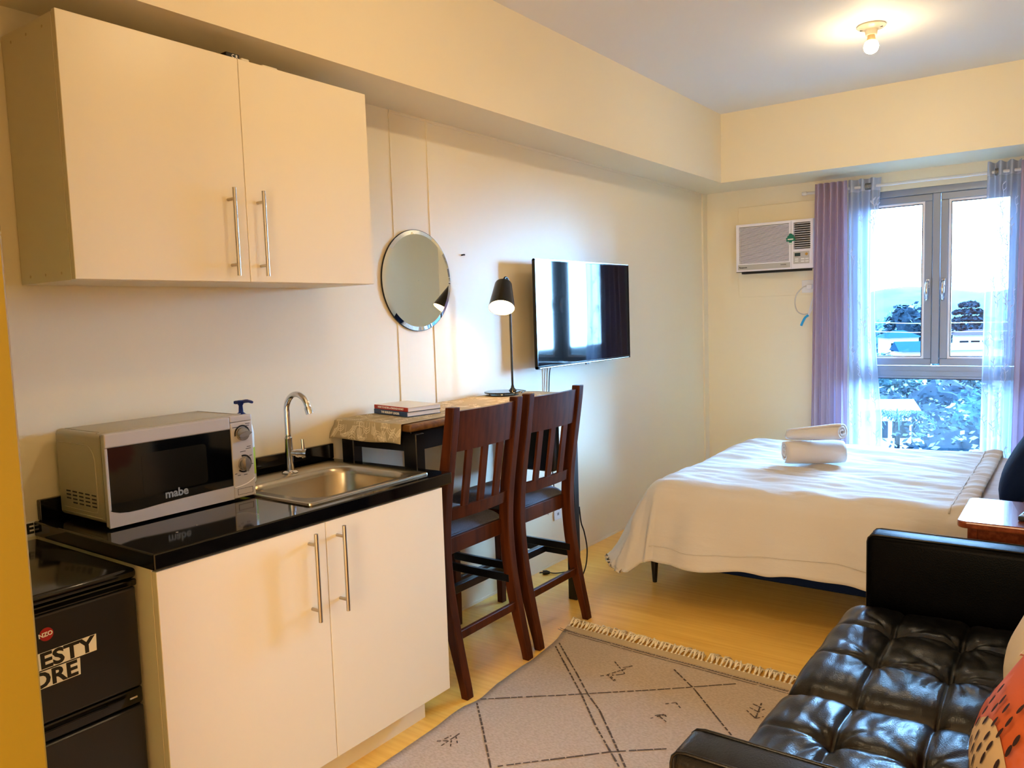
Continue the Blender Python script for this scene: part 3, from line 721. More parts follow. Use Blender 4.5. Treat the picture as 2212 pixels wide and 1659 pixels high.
# outlet and loose cords by the table leg
t = thing('wall_outlet', 'cream power outlet low on the wall behind the second bar chair', 'outlet', (.0, 3.729, .30))
obj('cover_plate', B((0, 3.69, .25), (.008, 3.765, .37), .003, 2), 'white_plastic', t)
for y in (3.722, 3.732): obj('socket_slot', B((.0078, y, .275), (.0086, y+.005, .29)), 'dark_gap', t)
t = thing('loose_plug', 'black power cord with its plug lying on the floor by the bar chairs', 'cable', (.05, 3.5, .0))
bm = bmesh.new(); tube(bm, [(.045, 3.500, .012), (.062, 3.512, .012), (.078, 3.521, .010)], [.011, .012, .007], 12)
for s in (-1, 1): tube(bm, [(.033+s*.003, 3.486-s*.005, .012), (.047+s*.003, 3.500-s*.005, .012)], .0022, 6)
auto_smooth(obj('plug', bm, 'black_plastic', t))
obj('cord', tube(bmesh.new(), smooth_path([(.078, 3.521, .010), (.105, 3.54, .006), (.16, 3.60, .005), (.24, 3.58, .005), (.30, 3.50, .004), (.34, 3.42, .004)], 6), .0032, 8), 'black_plastic', t, smooth=True)
pth = [(.400, 3.318, .46), (.404, 3.325, .38), (.418, 3.33, .33), (.432, 3.33, .25), (.425, 3.33, .17), (.404, 3.33, .11), (.39, 3.325, .09)]
tag(obj('loose_cable', tube(bmesh.new(), smooth_path(pth, 6), .0035, 8), 'black_plastic', smooth=True), 'thin black cord looping beside the far leg of the table', 'cable')
t = thing('black_bag', 'small black bag with a green emblem hanging under the far end of the table', 'bag', (.2, 3.22, .75))
auto_smooth(obj('bag_body', B((.08, 3.16, .655), (.355, 3.235, .905), .02, 4), 'black_plastic', t))
bm = prism(bmesh.new(), [(.135, .805), (.165, .82), (.185, .865), (.19, .80), (.165, .79)], 'y', 3.1585, 3.1598); obj('emblem', bm, 'label_green', t)
obj('bag_strap', tube(bmesh.new(), smooth_path([(.15, 3.2, .90), (.16, 3.2, .918), (.22, 3.2, .923), (.28, 3.2, .918), (.29, 3.2, .90)], 4), .005, 8), 'black_plastic', t, smooth=True)

# ------------------------------------------------------------------ bar chairs
def xback(z, P=((0, .600), (.13, .572), (.26, .547), (.40, .525), (.54, .515), (.66, .520), (.78, .536), (.90, .556), (1.0, .572), (1.095, .586))):
    for (a, u), (b, v) in zip(P, P[1:]):
        if z <= b+1e-9:
            t_ = (z-a)/(b-a); return u+(v-u)*t_
    return P[-1][1]
def depth(z): return .030+.018*min(1, z/.25) - (.008*max(0, (z-.8)/.3))
def chair(yc, label, group):
    t = thing('bar_chair', label, 'chair', (.35, yc, 0), group)
    hw = .218
    for s in (-1, 1):
        yo, yi = s*hw, s*(hw-.038); bm = bmesh.new(); rings = []
        zs = [1.095*k/40 for k in range(41)]
        for z in zs:
            # smooth by averaging
            xb_ = sum(xback(min(1.095, max(0, z+d))) for d in (-.05, -.025, 0, .025, .05))/5
            xf = xb_-depth(z)
            rings.append([bm.verts.new((x, yc+y, z)) for x, y in ((xf, yi), (xb_, yi), (xb_, yo), (xf, yo))])
        for a, b in zip(rings, rings[1:]):
            for k in range(4): bm.faces.new((a[k], a[(k+1) % 4], b[(k+1) % 4], b[k]))
        bm.faces.new(rings[0]); bm.faces.new(rings[-1])
        o = auto_smooth(obj('leg', bm, 'chair_wood', t), 30); mo = o.modifiers.new('b', 'BEVEL'); mo.width = .003; mo.segments = 2; mo.limit_method = 'ANGLE'
        bm = bmesh.new(); x0, y0, x1 = .085, s*(hw-.045), .125      # front leg, slightly tapered
        a = [bm.verts.new((x, yc+y, 0)) for x, y in ((x0+.006, y0-.015), (x1-.004, y0-.015), (x1-.004, y0+.017), (x0+.006, y0+.017))]
        b = [bm.verts.new((x, yc+y, .585)) for x, y in ((x0, y0-.019), (x1, y0-.019), (x1, y0+.019), (x0, y0+.019))]
        for k in range(4): bm.faces.new((a[k], a[(k+1) % 4], b[(k+1) % 4], b[k]))
        bm.faces.new(a); bm.faces.new(b); obj('leg', bm, 'chair_wood', t)
        obj('side_stretcher', B((.12, yc+s*(hw-.030)-.009, .318), (.512, yc+s*(hw-.030)+.009, .352), .002, 1), 'table_black', t)
        obj('seat_rail', B((.12, yc+s*(hw-.028)-.011, .522), (.478, yc+s*(hw-.028)+.011, .583), .002, 1), 'chair_wood', t)
    obj('seat_rail', B((.462, yc-hw+.037, .520), (.482, yc+hw-.037, .583), .002, 1), 'chair_wood', t)
    obj('seat_rail', B((.088, yc-hw+.06, .522), (.112, yc+hw-.06, .583), .002, 1), 'chair_wood', t)
    obj('footrest', B((.094, yc-hw+.05, .185), (.120, yc+hw-.05, .222), .002, 1), 'table_black', t)
    obj('back_stretcher', B((.523, yc-hw+.037, .207), (.541, yc+hw-.037, .240), .002, 1), 'chair_wood', t)
    # curved crest and lower rail
    def curved(z0, z1, bow, th, nm, tilt):
        bm = bmesh.new(); n = 16; rings = []
        for k in range(n+1):
            v = k/n; y = yc-hw+.030+(2*hw-.060)*v; bw = bow*math.sin(math.pi*v)
            rr_ = []
            for z in (z0, z1):
                xb_ = xback(z)-.012+bw
                rr_.append(((xb_-th, y, z), (xb_, y, z)))
            (p0, p1), (p3, p2) = rr_
            rings.append([bm.verts.new(p) for p in (p0, p1, p2, p3)])
        for a, b in zip(rings, rings[1:]):
            for j in range(4): bm.faces.new((a[j], a[(j+1) % 4], b[(j+1) % 4], b[j]))
        bm.faces.new(rings[0]); bm.faces.new(rings[-1])
        auto_smooth(obj(nm, bm, 'chair_wood', t), 30)
    curved(.925, 1.078, .014, .020, 'crest_rail', 0); curved(.660, .706, .014, .018, 'lower_rail', 0)
    for k in (-1, 0, 1):
        y = yc+k*.098; bm = bmesh.new(); bw = .012; a = xback(.70)-.016+bw; b = xback(.93)-.016+bw
        vs = []
        for xx, z in ((a, .700), (b, .930)):
            vs.append([bm.verts.new(p) for p in ((xx-.011, y-.018, z), (xx, y-.018, z), (xx, y+.018, z), (xx-.011, y+.018, z))])
        for j in range(4): bm.faces.new((vs[0][j], vs[0][(j+1) % 4], vs[1][(j+1) % 4], vs[1][j]))
        bm.faces.new(vs[0]); bm.faces.new(vs[1]); obj('slat', bm, 'chair_wood', t)
    # cushion
    bm = bmesh.new()
    def f(u, v):
        e = .018; a = 2*u-1; b = 2*v-1; x = .275+.195*a; y = yc+(hw-.012)*b
        d = max(0, 1-abs(a)**5)*max(0, 1-abs(b)**5); return Vector((x, y, .584+.050*d**.45))
    grid(bm, 22, 22, f); box(bm, (.082, yc-hw+.014, .5835), (.468, yc+hw-.014, .590))
    obj('seat', bm, 'chair_fabric', t, smooth=True)
    return t
ch = chair(2.382, 'dark brown bar chair with grey seat nearest the sink counter', 'bar chairs at the table')
c2 = copy_tree(ch); c2.location = (.338, 2.884, 0); c2['label'] = 'dark brown bar chair with grey seat nearer the bed, second from the sink'

# ------------------------------------------------------------------ air conditioner
t = thing('air_conditioner', 'white window air conditioner mounted in the far wall beside the curtain', 'air conditioner', (.56, 5.9, 1.86))
ax0, ax1, az0, az1, ayf, ayb = .276, .838, 1.690, 2.040, 5.890, 5.980
bm = bmesh.new(); yfr = ayf
# front frame with the intake opening left and the outlet opening right
ix0, ix1, iz0, iz1 = ax0+.022, ax0+.392, az0+.062, az1-.022
ox0, ox1, oz0, oz1 = ax0+.425, ax1-.020, az0+.140, az1-.022
for a, b in (((ax0, yfr, az0), (ax1, ayb, az0+.060)), ((ax0, yfr, az1-.020), (ax1, ayb, az1)), ((ax0, yfr, az0+.060), (ix0, ayb, az1-.020)), ((ix1, yfr, az0+.060), (ox0, ayb, az1-.020)), ((ox1, yfr, az0+.060), (ax1, ayb, az1-.020)), ((ox0, yfr, az0+.060), (ox1, ayb, oz0))):
    box(bm, a, b)
obj('front_frame', bm, 'ac_white', t)
obj('inner_cavity', B((ax0+.01, ayf+.03, az0+.01), (ax1-.01, ayb-.002, az1-.01)), 'ac_dark', t)
n = 29
sl0 = None
for k in range(n):
    z = iz0+(iz1-iz0)*(k+.5)/n
    if sl0 is None:
        bm = prism(bmesh.new(), [(ayf+.001, -.0034), (ayf+.016, -.0006), (ayf+.016, .0026), (ayf+.001, .0020)], 'x', ix0, ix1)
        sl0 = obj('grille_slat', bm, 'ac_white', t); sl0.location.z = z; o = sl0
    else:
        o = sl0.copy(); COL.objects.link(o); o.location.z = z
sl0.name = 'grille_slat'
# the slats' mesh was shifted by the root origin
n = 12
first = None
for k in range(n):
    z = oz0+(oz1-oz0)*(k+.5)/n
    if first is None:
        bm = prism(bmesh.new(), [(ayf+.003, -.001), (ayf+.022, .005), (ayf+.022, .007), (ayf+.003, .0012)], 'x', ox0, ox1)
        first = obj('louvre', bm, 'ac_white', t); first.location.z = z; 
    else:
        o = first.copy(); COL.objects.link(o); o.location.z = z
obj('brand_strip', B((ax0+.014, ayf-.0015, az0+.012), (ix1+.008, ayf, az0+.050), .0005, 1), 'ac_grey', t)
text('brand_text', 'Panasonic', .0155, (ax0+.052, ayf-.0018, az0+.030), (1, 0, 0), (0, 0, 1), 'ink', t, .0005)
text('brand_text', 'Inverter', .012, (ax0+.352, ayf-.0018, az0+.036), (1, 0, 0), (0, 0, 1), 'ink', t, .0002)
cp = obj('control_panel', B((ox0-.002, ayf-.0015, az0+.035), (ox1-.006, ayf, az0+.122), .0005, 1), 'ac_grey', t)
obj('display', B((ox0+.008, ayf-.0024, az0+.088), (ox0+.048, ayf-.0014, az0+.112)), 'lcd', cp)
obj('energy_badge', lathe(bmesh.new(), [(.001, -.001), (.010, -.001), (.010, 0)], (ox1-.026, ayf-.0015, az0+.101), 20, 'y', cap=False), 'gold', cp)
for (a, b) in ((.010, .070), (.010, .055), (.052, .070), (.082, .070), (.052, .052), (.082, .052)): obj('button', B((ox0+a, ayf-.0022, az0+b-.006), (ox0+a+.024, ayf-.0014, az0+b+.003), .0004, 1), 'white_plastic', cp)
bm = bmesh.new(); box(bm, (ax0-.001, yfr-.001, az0-.004), (ax1+.001, yfr+.03, az0-.0005), .001, 1); box(bm, (ax0+.03, yfr+.03, az0-.016), (ax1-.03, ayb, az0-.001)); obj('drip_edge', bm, 'ac_dark', t)
obj('panel_seam', B((ix1+.0145, ayf-.0004, az0+.006), (ix1+.0160, ayf+.001, az1-.006)), 'ac_dark', t)
# tree-shaped freshener
t = thing('air_freshener', 'green tree-shaped air freshener hanging on the air conditioner grille', 'air freshener', (.675, 5.885, 1.905))
pol = [(0, .042), (.006, .036), (.012, .040), (.016, .030), (.026, .028), (.024, .018), (.034, .012), (.030, .002), (.040, -.006), (.030, -.016), (.012, -.016), (.010, -.026), (.016, -.036), (-.016, -.036), (-.010, -.026), (-.012, -.016), (-.032, -.018), (-.030, -.004), (-.036, .004), (-.024, .012), (-.022, .024), (-.012, .026), (-.010, .038)]
bm = prism(bmesh.new(), [(.680+u*.95, 1.905+v) for u, v in pol], 'y', 5.8855, 5.8872); obj('tree_card', bm, 'teal', t)
obj('printed_band', B((.660, 5.8850, 1.899), (.700, 5.8856, 1.907)), 'bottle_white', t)
obj('printed_band', B((.662, 5.8850, 1.871), (.696, 5.8856, 1.878)), 'bottle_white', t)
obj('hanging_string', tube(bmesh.new(), [(.680, 5.8863, 1.945), (.682, 5.887, 1.975)], .0012, 6), 'white_plastic', t)
# AC outlet, plug, cable
t = thing('aircon_outlet', 'white wall outlet with a plug below the air conditioner at the curtain edge', 'outlet', (.80, 5.98, 1.56))
obj('cover_plate', B((.735, 5.972, 1.515), (.85, 5.9815, 1.607), .002, 2), 'white_plastic', t)
auto_smooth(obj('plug', B((.775, 5.945, 1.54), (.815, 5.9715, 1.575), .006, 3), 'white_plastic', t))
obj('cord', tube(bmesh.new(), smooth_path([(.778, 5.955, 1.565), (.745, 5.965, 1.555), (.70, 5.972, 1.51), (.685, 5.975, 1.45), (.70, 5.975, 1.385), (.74, 5.975, 1.36), (.775, 5.976, 1.362)], 6), .004, 8), 'cable_white', t, smooth=True)
t = thing('hanging_lanyard', 'white strap with a bright blue end hanging beside the curtain', 'strap', (.80, 5.95, 1.45))
bm = bmesh.new(); ribbon(bm, smooth_path([(.835, 5.955, 1.52), (.815, 5.955, 1.46), (.80, 5.955, 1.40), (.785, 5.955, 1.35)], 5), .012, (0, -1, 0)); ribbon(bm, smooth_path([(.840, 5.953, 1.52), (.835, 5.953, 1.45), (.81, 5.953, 1.39), (.788, 5.953, 1.35)], 5), .010, (0, -1, 0))
solid(obj('strap', bm, 'white_plastic', t), .002)
bm = bmesh.new(); ribbon(bm, smooth_path([(.788, 5.954, 1.352), (.765, 5.954, 1.335), (.75, 5.954, 1.31), (.735, 5.954, 1.275)], 5), .016, (0, -1, 0)); solid(obj('tip', bm, 'cyan', t), .004)
bm = bmesh.new(); ribbon(bm, [(.832, 5.953, 1.53), (.828, 5.953, 1.50)], .012, (0, -1, 0)); solid(obj('tip', bm, 'cyan', t), .004)

# ------------------------------------------------------------------ curtains
t = thing('curtain_rod', 'white curtain rod across the top of the window', 'curtain rod', (1.5, 5.86, 2.215))
RZ, RY = 2.213, 5.860
obj('rod', tube(bmesh.new(), [(.80, RY, RZ), (2.45, RY, RZ)], .010, 16), 'white_plastic', t, smooth=True)
obj('finial', lathe(bmesh.new(), [(.001, -.03), (.013, -.03), (.014, 0), (.010, .004)], (.80, RY, RZ), 20, 'x', cap=False), 'white_plastic', t, smooth=True)
for x in (.93, 2.38): 
    bm = bmesh.new(); box(bm, (x-.006, RY, RZ-.012), (x+.006, YF, RZ-.002)); box(bm, (x-.012, YF-.004, RZ-.03), (x+.012, YF, RZ+.02)); obj('bracket', bm, 'white_plastic', t)
def curtain(name, label, x0, x1, m, folds, amp, xb0=None, xb1=None, zt=2.262, zb=.04, ph=0., edge=None, dy=0.):
    t = thing(name, label, 'curtain', ((x0+x1)/2, RY, RZ), None)
    xb0 = x0 if xb0 is None else xb0; xb1 = x1 if xb1 is None else xb1
    def f(u, v, off=0):
        k = 1-v       # 0 top .. 1 bottom
        z = zt+(zb-zt)*k
        a = x0+(xb0-x0)*k; b = x1+(xb1-x1)*k
        uu = u+.012*math.sin(2*math.pi*folds*u*2+k*3)*k
        x = a+(b-a)*uu
        if edge: x += edge(k)*u**3
        nz = noise.noise(Vector((u*6, k*2.2, ph)))
        y = RY+dy+amp*(1-.25*k)*math.sin(2*math.pi*folds*u+ph+nz*1.6*k)+.010*nz*k
        if k < .03: z += .004*math.sin(2*math.pi*folds*u*1.0+1)
        return Vector((x, y, z))
    bm = bmesh.new(); grid(bm, int(folds*22), 60, f)
    o = obj('fabric', bm, m, t, smooth=True)
    return t, f
MY = -.046
tl, fl = curtain('mauve_curtain', 'mauve curtain gathered left of the window, next to the air conditioner', .868, 1.080, 'mauve', 5.0, .032, .826, 1.090, ph=.4, dy=MY)
tr, fr = curtain('mauve_curtain', 'mauve curtain gathered at the far right edge of the picture', 2.085, 2.40, 'mauve', 6.0, .032, 2.055, 2.42, ph=1.0, dy=MY)
e1 = lambda k: -.03*math.sin(min(1, k*1.6)*math.pi)+.02*k
sl_, fsl = curtain('sheer_curtain', 'white embroidered sheer curtain hanging left of the window panes', 1.075, 1.285, 'sheer', 3.0, .028, 1.090, 1.305, ph=2.0, edge=lambda k: -.045*math.sin(min(1, k*1.35)*math.pi), zt=2.268)
sr_, fsr = curtain('sheer_curtain', 'white embroidered sheer curtain hanging right of the window panes', 1.905, 2.085, 'sheer', 3.0, .028, 1.885, 2.062, ph=3.6, zt=2.275)
for (tt, f, lst) in ((sl_, fsl, (.38, .56, .74)), (sr_, fsr, (.30,))):
    bm = bmesh.new(); grid(bm, 60, 3, lambda u, v: f(u, .962+.038*v)+Vector((0, -.002, 0))); obj('heading_band', bm, 'sheer_hem', tt, smooth=True)
for (tt, f, u_) in ((sl_, fsl, .62), (sr_, fsr, .30)):
    bm = bmesh.new()
    for k in range(5):
        xx = f(u_, .975).x+k*.008-.012
        rg = [(xx, RY+.021*math.cos(a), RZ+.021*math.sin(a)) for a in [2*math.pi*i/24 for i in range(25)]]
        tube(bm, rg, .0028, 6)
    obj('grommet', bm, 'knob_metal', tt, smooth=True)
    R2 = random.Random(int(u_*100)); bm = bmesh.new()
    for q in range(34):
        u0, v0 = R2.uniform(.05, .92), R2.uniform(.03, .90); a = R2.uniform(-.6, .6); pts = []
        for k in range(7):
            uu = u0+.10*math.sin(a)*k/6+.03*math.sin(k); vv = v0+.05*k/6; pts.append(f(min(.99, max(.01, uu)), vv)+Vector((0, -.003, 0)))
        ribbon(bm, pts, .0035, (0, -1, 0))
        for k in (2, 3, 4, 5):
            p = pts[k]; s = 1 if k % 2 else -1
            ribbon(bm, [p, p+Vector((s*.010, -.001, .008)), p+Vector((s*.016, -.001, .018))], .004, (0, -1, 0))
    obj('embroidery', bm, 'embroidery', tt, kind='stuff')

# ------------------------------------------------------------------ bed
t = thing('bed', 'double bed with white bedding and short black legs under the window', 'bed', (1.6, 4.25, 0))
X0, X1, Y0, Y1, ZT = .66, 2.68, 3.56, 5.00, .585
for (x, y) in ((.60, 3.70), (.60, 4.90), (2.55, 3.70), (2.55, 4.90)):
    auto_smooth(obj('leg', lathe(bmesh.new(), [(.011, 0), (.012, .004), (.020, .12), (.022, .16)], (x+.02, y, 0), 20), 'table_black', t))
obj('bed_base', B((X0-.03, Y0, .155), (X1, Y1, .30), .01), 'navy', t)
auto_smooth(obj('mattress', B((X0+.02, Y0+.02, .30), (X1, Y1-.01, ZT-.035), .045, 4), 'sheet', t))
# fitted sheet part at the head end
def sheetf(u, v):
    x = 1.98+.70*u; y = Y0-.02+(Y1-Y0+.02)*v; e = min(v, 1-v)*(Y1-Y0); z = ZT-.018
    if e < .06: z -= .05*(1-e/.06)**2
    z += .006*noise.noise(Vector((x*5, y*16, 1)))
    return Vector((x, y, z))
bm = bmesh.new(); grid(bm, 50, 90, sheetf); solid(obj('fitted_sheet', bm, 'sheet', t, smooth=True), .006)
bm = bmesh.new(); 
def skirt(u, v):
    x = 1.98+.70*u; d = .33*v; y = Y0-.02-.015*math.sin(x*30)*v-.03*v; return Vector((x, y, ZT-.068-d))
grid(bm, 60, 12, skirt); obj('sheet_skirt', bm, 'sheet', t, smooth=True)
# duvet
t = thing('duvet', 'white duvet spread over the bed with its sides hanging down', 'bedding', (1.35, 4.2, ZT))
DX0, DX1, DY0, DY1 = .76, 2.08, 3.60, 4.93; r_ = .13
def duv(p, q):
    # flat cloth coordinates -> draped
    cx = max(p, DX0); cy = min(max(q, DY0), DY1); dx, dy = p-cx, q-cy; d = math.hypot(dx, dy)
    z = ZT+.004
    nx, ny = (dx/d, dy/d) if d > 1e-9 else (0, 0)
    z += .012*noise.noise(Vector((p*2.2, q*3.0, 0)))+.012*noise.noise(Vector((p*3.5, q*13+p*4, 4)))*(1 if d < .05 else .6)
    z += .0055*noise.noise(Vector((p*8, q*30, 9)))
    if d == 0: return Vector((p, q, z))
    A = math.radians(70-17*nx*nx); arc = r_*A
    if d < arc: a = d/r_; h = r_*math.sin(a); v = r_*(1-math.cos(a))
    else: a = A; h = r_*math.sin(A)+(d-arc)*math.cos(A)*.9; v = r_*(1-math.cos(A))+(d-arc)*math.sin(A)
    s = (p if abs(ny) > abs(nx) else q); th = math.atan2(ny, nx)
    k = max(0, d-.08)/.35
    h += k*(.030*noise.noise(Vector((s*7+th*3, d*1.2, 2)))+.020*math.sin(s*17+th*6+2.5*noise.noise(Vector((s*3, d*2, 5)))))
    v += k*.012*noise.noise(Vector((s*5, th*2, 11)))
    return Vector((cx+nx*h, cy+ny*h, z-v))
HANG, HF = .445, .515
NP, NQ = 150, 150
def flat(u, v):
    hf = HANG+.025*math.sin(u*5+.5)+.012*math.sin(u*17)
    return DX0-HF+(DX1-DX0+HF)*u, DY0-hf+(DY1-DY0+hf+.40)*v
def duvf(u, v):
    p, q = flat(u, v)
    # cut the corner round so that it hangs to an even height
    if p < DX0 and q < DY0:
        d = math.hypot(DX0-p, DY0-q); m = HANG*1.22
        if d > m: p = DX0+(p-DX0)*m/d; q = DY0+(q-DY0)*m/d
    if p < DX0 and q > DY1:
        d = math.hypot(DX0-p, DY1-q); m = .40
        if d > m: p = DX0+(p-DX0)*m/d; q = DY1+(q-DY1)*m/d
    P_ = duv(p, q)
    if u > .955: P_.z += .012*math.sin((u-.955)/.045*math.pi*.9)+.004*math.sin(q*60)
    return P_
bm = bmesh.new(); grid(bm, NP, NQ, duvf); bmesh.ops.remove_doubles(bm, verts=bm.verts, dist=1e-5)
d = obj('cover', bm, 'duvet', t, smooth=True); solid(d, .012, -1)
# hem flange seam
bm = bmesh.new(); pts = []
for k in range(120):
    u = .02+.97*k/119; p, q = flat(u, 0); q += .075
    if p < DX0-.05: continue
    P_ = duv(p, q); pts.append(P_+Vector((0, -.004, .001)))
tube(bm, pts, .0022, 5); obj('hem_seam', bm, 'duvet', t, smooth=True)
bm = bmesh.new(); pts = []
for k in range(80):
    v = .16+.80*k/79; p, q = flat(.955, v); P_ = duv(min(p, DX1-.06), q); pts.append(P_+Vector((0, 0, .004)))
tube(bm, pts, .004, 6); obj('hem_seam', bm, 'duvet', t, smooth=True)
# pillow (white) at head and navy cushions
def pillow(bm, c, w, h, th, rot, n=22, pw=.5):
    R3 = rot if isinstance(rot, Matrix) else Matrix.Identity(3); top, bot = [], []
    def g(a, b): return max(0, (1-abs(a)**2.6)*(1-abs(b)**2.6))**pw
    for sgn in (1, -1):
        vs = []
        for i in range(n+1):
            row = []
            for j in range(n+1):
                a, b = 2*i/n-1, 2*j/n-1; k = 1-.07*(1-abs(a)**2)*abs(b)**6; k2 = 1-.07*(1-abs(b)**2)*abs(a)**6
                p = Vector((a*w/2*k2, b*h/2*k, sgn*th/2*g(a, b)*(1+.06*noise.noise(Vector((a*3, b*3, sgn))))))
                row.append(bm.verts.new(Vector(c)+R3 @ p))
            vs.append(row)
        for i in range(n):
            for j in range(n): bm.faces.new((vs[i][j], vs[i+1][j], vs[i+1][j+1], vs[i][j+1]))
    bmesh.ops.remove_doubles(bm, verts=bm.verts, dist=1e-5); return bm
tag(obj('white_pillow', pillow(bmesh.new(), (2.46, 4.62, ZT+.075), .42, .66, .15, None), 'sheet', smooth=True), 'white sleeping pillow at the head of the bed by the window', 'pillow')
tag(obj('navy_cushion', pillow(bmesh.new(), (2.275, 3.90, ZT+.19), .46, .46, .16, Matrix.Rotation(math.radians(-62), 3, 'Y')), 'navy', smooth=True), 'navy blue cushion leaning at the head of the bed, nearer to the side table', 'pillow', 'navy cushions on the bed')
tag(obj('navy_cushion', pillow(bmesh.new(), (2.36, 4.12, ZT+.24), .46, .46, .16, Matrix.Rotation(math.radians(-66), 3, 'Y')), 'navy', smooth=True), 'navy blue cushion behind the nearer one on the bed', 'pillow', 'navy cushions on the bed')
# towels
def towel(name, label, c, ax, L_, r, flat_, turns=2.6, tap=False):
    ax = Vector(ax).normalized(); sd = Vector((0, 0, 1)).cross(ax).normalized(); up = ax.cross(sd)
    bm = bmesh.new(); n = 90
    def f(u, v):
        a = 2*math.pi*turns*u+.6; rad = .010+(r-.010)*(u**.8); rad *= (.62+.38*v if tap else 1); rad *= 1+.03*noise.noise(Vector((a, v*3, r*50)))
        w_ = 1-.25*0
        rnd = 1-.10*abs(2*v-1)**8
        return Vector(c)+ax*((v-.5)*L_*(1+.012*math.sin(u*40)))+(sd*math.cos(a)*1.25+up*math.sin(a)*flat_)*rad*rnd
    grid(bm, n, 14, f)
    t = thing(name, label, 'towel', c); o = obj('rolled_cloth', bm, 'towel', t, smooth=True); solid(o, .011, 0); return t
towel('rolled_towel', 'thick rolled white towel lying on the duvet', (1.275, 4.265, ZT+.069), (.80, .46, 0), .30, .062, .95)
towel('rolled_towel', 'smaller folded white towel resting on top of the rolled towel', (1.290, 4.235, ZT+.170), (.93, -.10, .12), .285, .068, .60, 2.2, True)

# ------------------------------------------------------------------ sofa
t = thing('leather_sofa', 'black tufted leather two-seat sofa with square arms in the foreground', 'sofa', (2.2, 2.06, 0))
def arm(y0, y1, x0, ztop, nm='arm'):
    bm = bmesh.new(); box(bm, (x0, y0, .10), (2.70, y1, ztop), .022, 4)
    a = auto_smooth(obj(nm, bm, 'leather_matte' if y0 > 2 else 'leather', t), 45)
    bm = bmesh.new()
    for y in (y0+.012, y1-.012): tube(bm, [(x0+.001, y, .14), (x0+.001, y, ztop-.026), (x0+.004, y, ztop-.013), (x0+.013, y, ztop-.004), (x0+.028, y, ztop-.001), (2.66, y, ztop-.001)], .0032, 8)
    obj('piping', bm, 'leather', a, smooth=True)
arm(2.752, 2.862, 1.850, .660); arm(1.205, 1.318, 1.850, .660)
obj('seat_base', B((1.815, 1.32, .12), (2.68, 2.75, .275), .02, 3), 'leather', t)
def cushion(y0, y1, seed):
    nx = ny = 3; x0, x1 = 1.795, 2.34; zt = .425
    def f(u, v):
        a, b = 2*u-1, 2*v-1
        x = x0+(x1-x0)*u; y = y0+(y1-y0)*v
        su, sv = (u*nx) % 1, (v*ny) % 1
        if u >= .9999: su = 1.
        if v >= .9999: sv = 1.
        # seam grooves (not along outer edges)
        gu = min(abs(u-1/3), abs(u-2/3))*(x1-x0); gv = min(abs(v-1/3), abs(v-2/3))*(y1-y0)
        g = .013*math.exp(-gu/.006)+.011*math.exp(-gv/.006)
        g = math.exp(-gu/.006)*.012+math.exp(-gv/.006)*.010*(.35+.65*min(1, u/.22))+.006*math.exp(-gu/.035)+.006*math.exp(-gv/.035)*(.2+.8*min(1, u/.25))
        rb = 0; 
        for bu in (1/3, 2/3):
            for bv in (1/3, 2/3):
                ddx, ddy = (u-bu)*(x1-x0), (v-bv)*(y1-y0); r2 = math.hypot(ddx, ddy); th = math.atan2(ddy, ddx)
                rb += .020*math.exp(-(r2/.03)**2)+.0085*math.exp(-r2/.075)*(math.cos(3.5*th+seed+bu*9+.6*math.sin(th*2+seed))**8)*min(1, r2/.015)
        ed = (1-abs(a)**9)*(1-abs(b)**9); ed = max(0, ed)**.35
        z = zt+.024-g-rb-.10*(1-ed)+.007*noise.noise(Vector((x*9, y*9, seed)))+.003*noise.noise(Vector((x*40, y*15, seed)))
        return Vector((x-(.010 if a < -.99 else 0), y, z))
    bm = bmesh.new(); grid(bm, 110, 110, f)
    # skirt down
    bv = [v for v in bm.verts if v.is_boundary]
    r = bmesh.ops.extrude_edge_only(bm, edges=[e for e in bm.edges if e.is_boundary]); nv = [g_ for g_ in r['geom'] if isinstance(g_, bmesh.types.BMVert)]
    for v in nv: v.co.z = .278
    c = obj('seat_cushion', bm, 'leather', t, smooth=True)
    bm = bmesh.new()
    pts = [(x0-.004, y0+.02, .300), (x0-.004, y1-.02, .300)]; tube(bm, pts, .003, 6)
    for bu in (1/3, 2/3):
        for bv_ in (1/3, 2/3):
            obj('button', lathe(bmesh.new(), [(.001, .006), (.007, .004), (.010, 0), (.010, -.006)], (x0+(x1-x0)*bu, y0+(y1-y0)*bv_, .388), 14, cap=False), 'leather', c, smooth=True)
    obj('front_piping', bm, 'leather', c, smooth=True)
cushion(2.036, 2.748, 1.3); cushion(1.322, 2.032, 4.1)
for (y0, y1) in ((1.33, 2.03), (2.04, 2.74)):
    auto_smooth(obj('back_cushion', B((2.42, y0, .30), (2.60, y1, .80), .05, 4), 'leather', t))
obj('back_frame', B((2.60, 1.32, .10), (2.70, 2.75, .82), .03, 3), 'leather', t)
for (x, y) in ((1.88, 1.26), (1.88, 2.81), (2.62, 1.26), (2.62, 2.81)):
    obj('leg', lathe(bmesh.new(), [(.016, 0.012 if x < 2.2 and y < 2.7 else 0), (.020, .10)], (x, y, 0), 16), 'table_black', t)

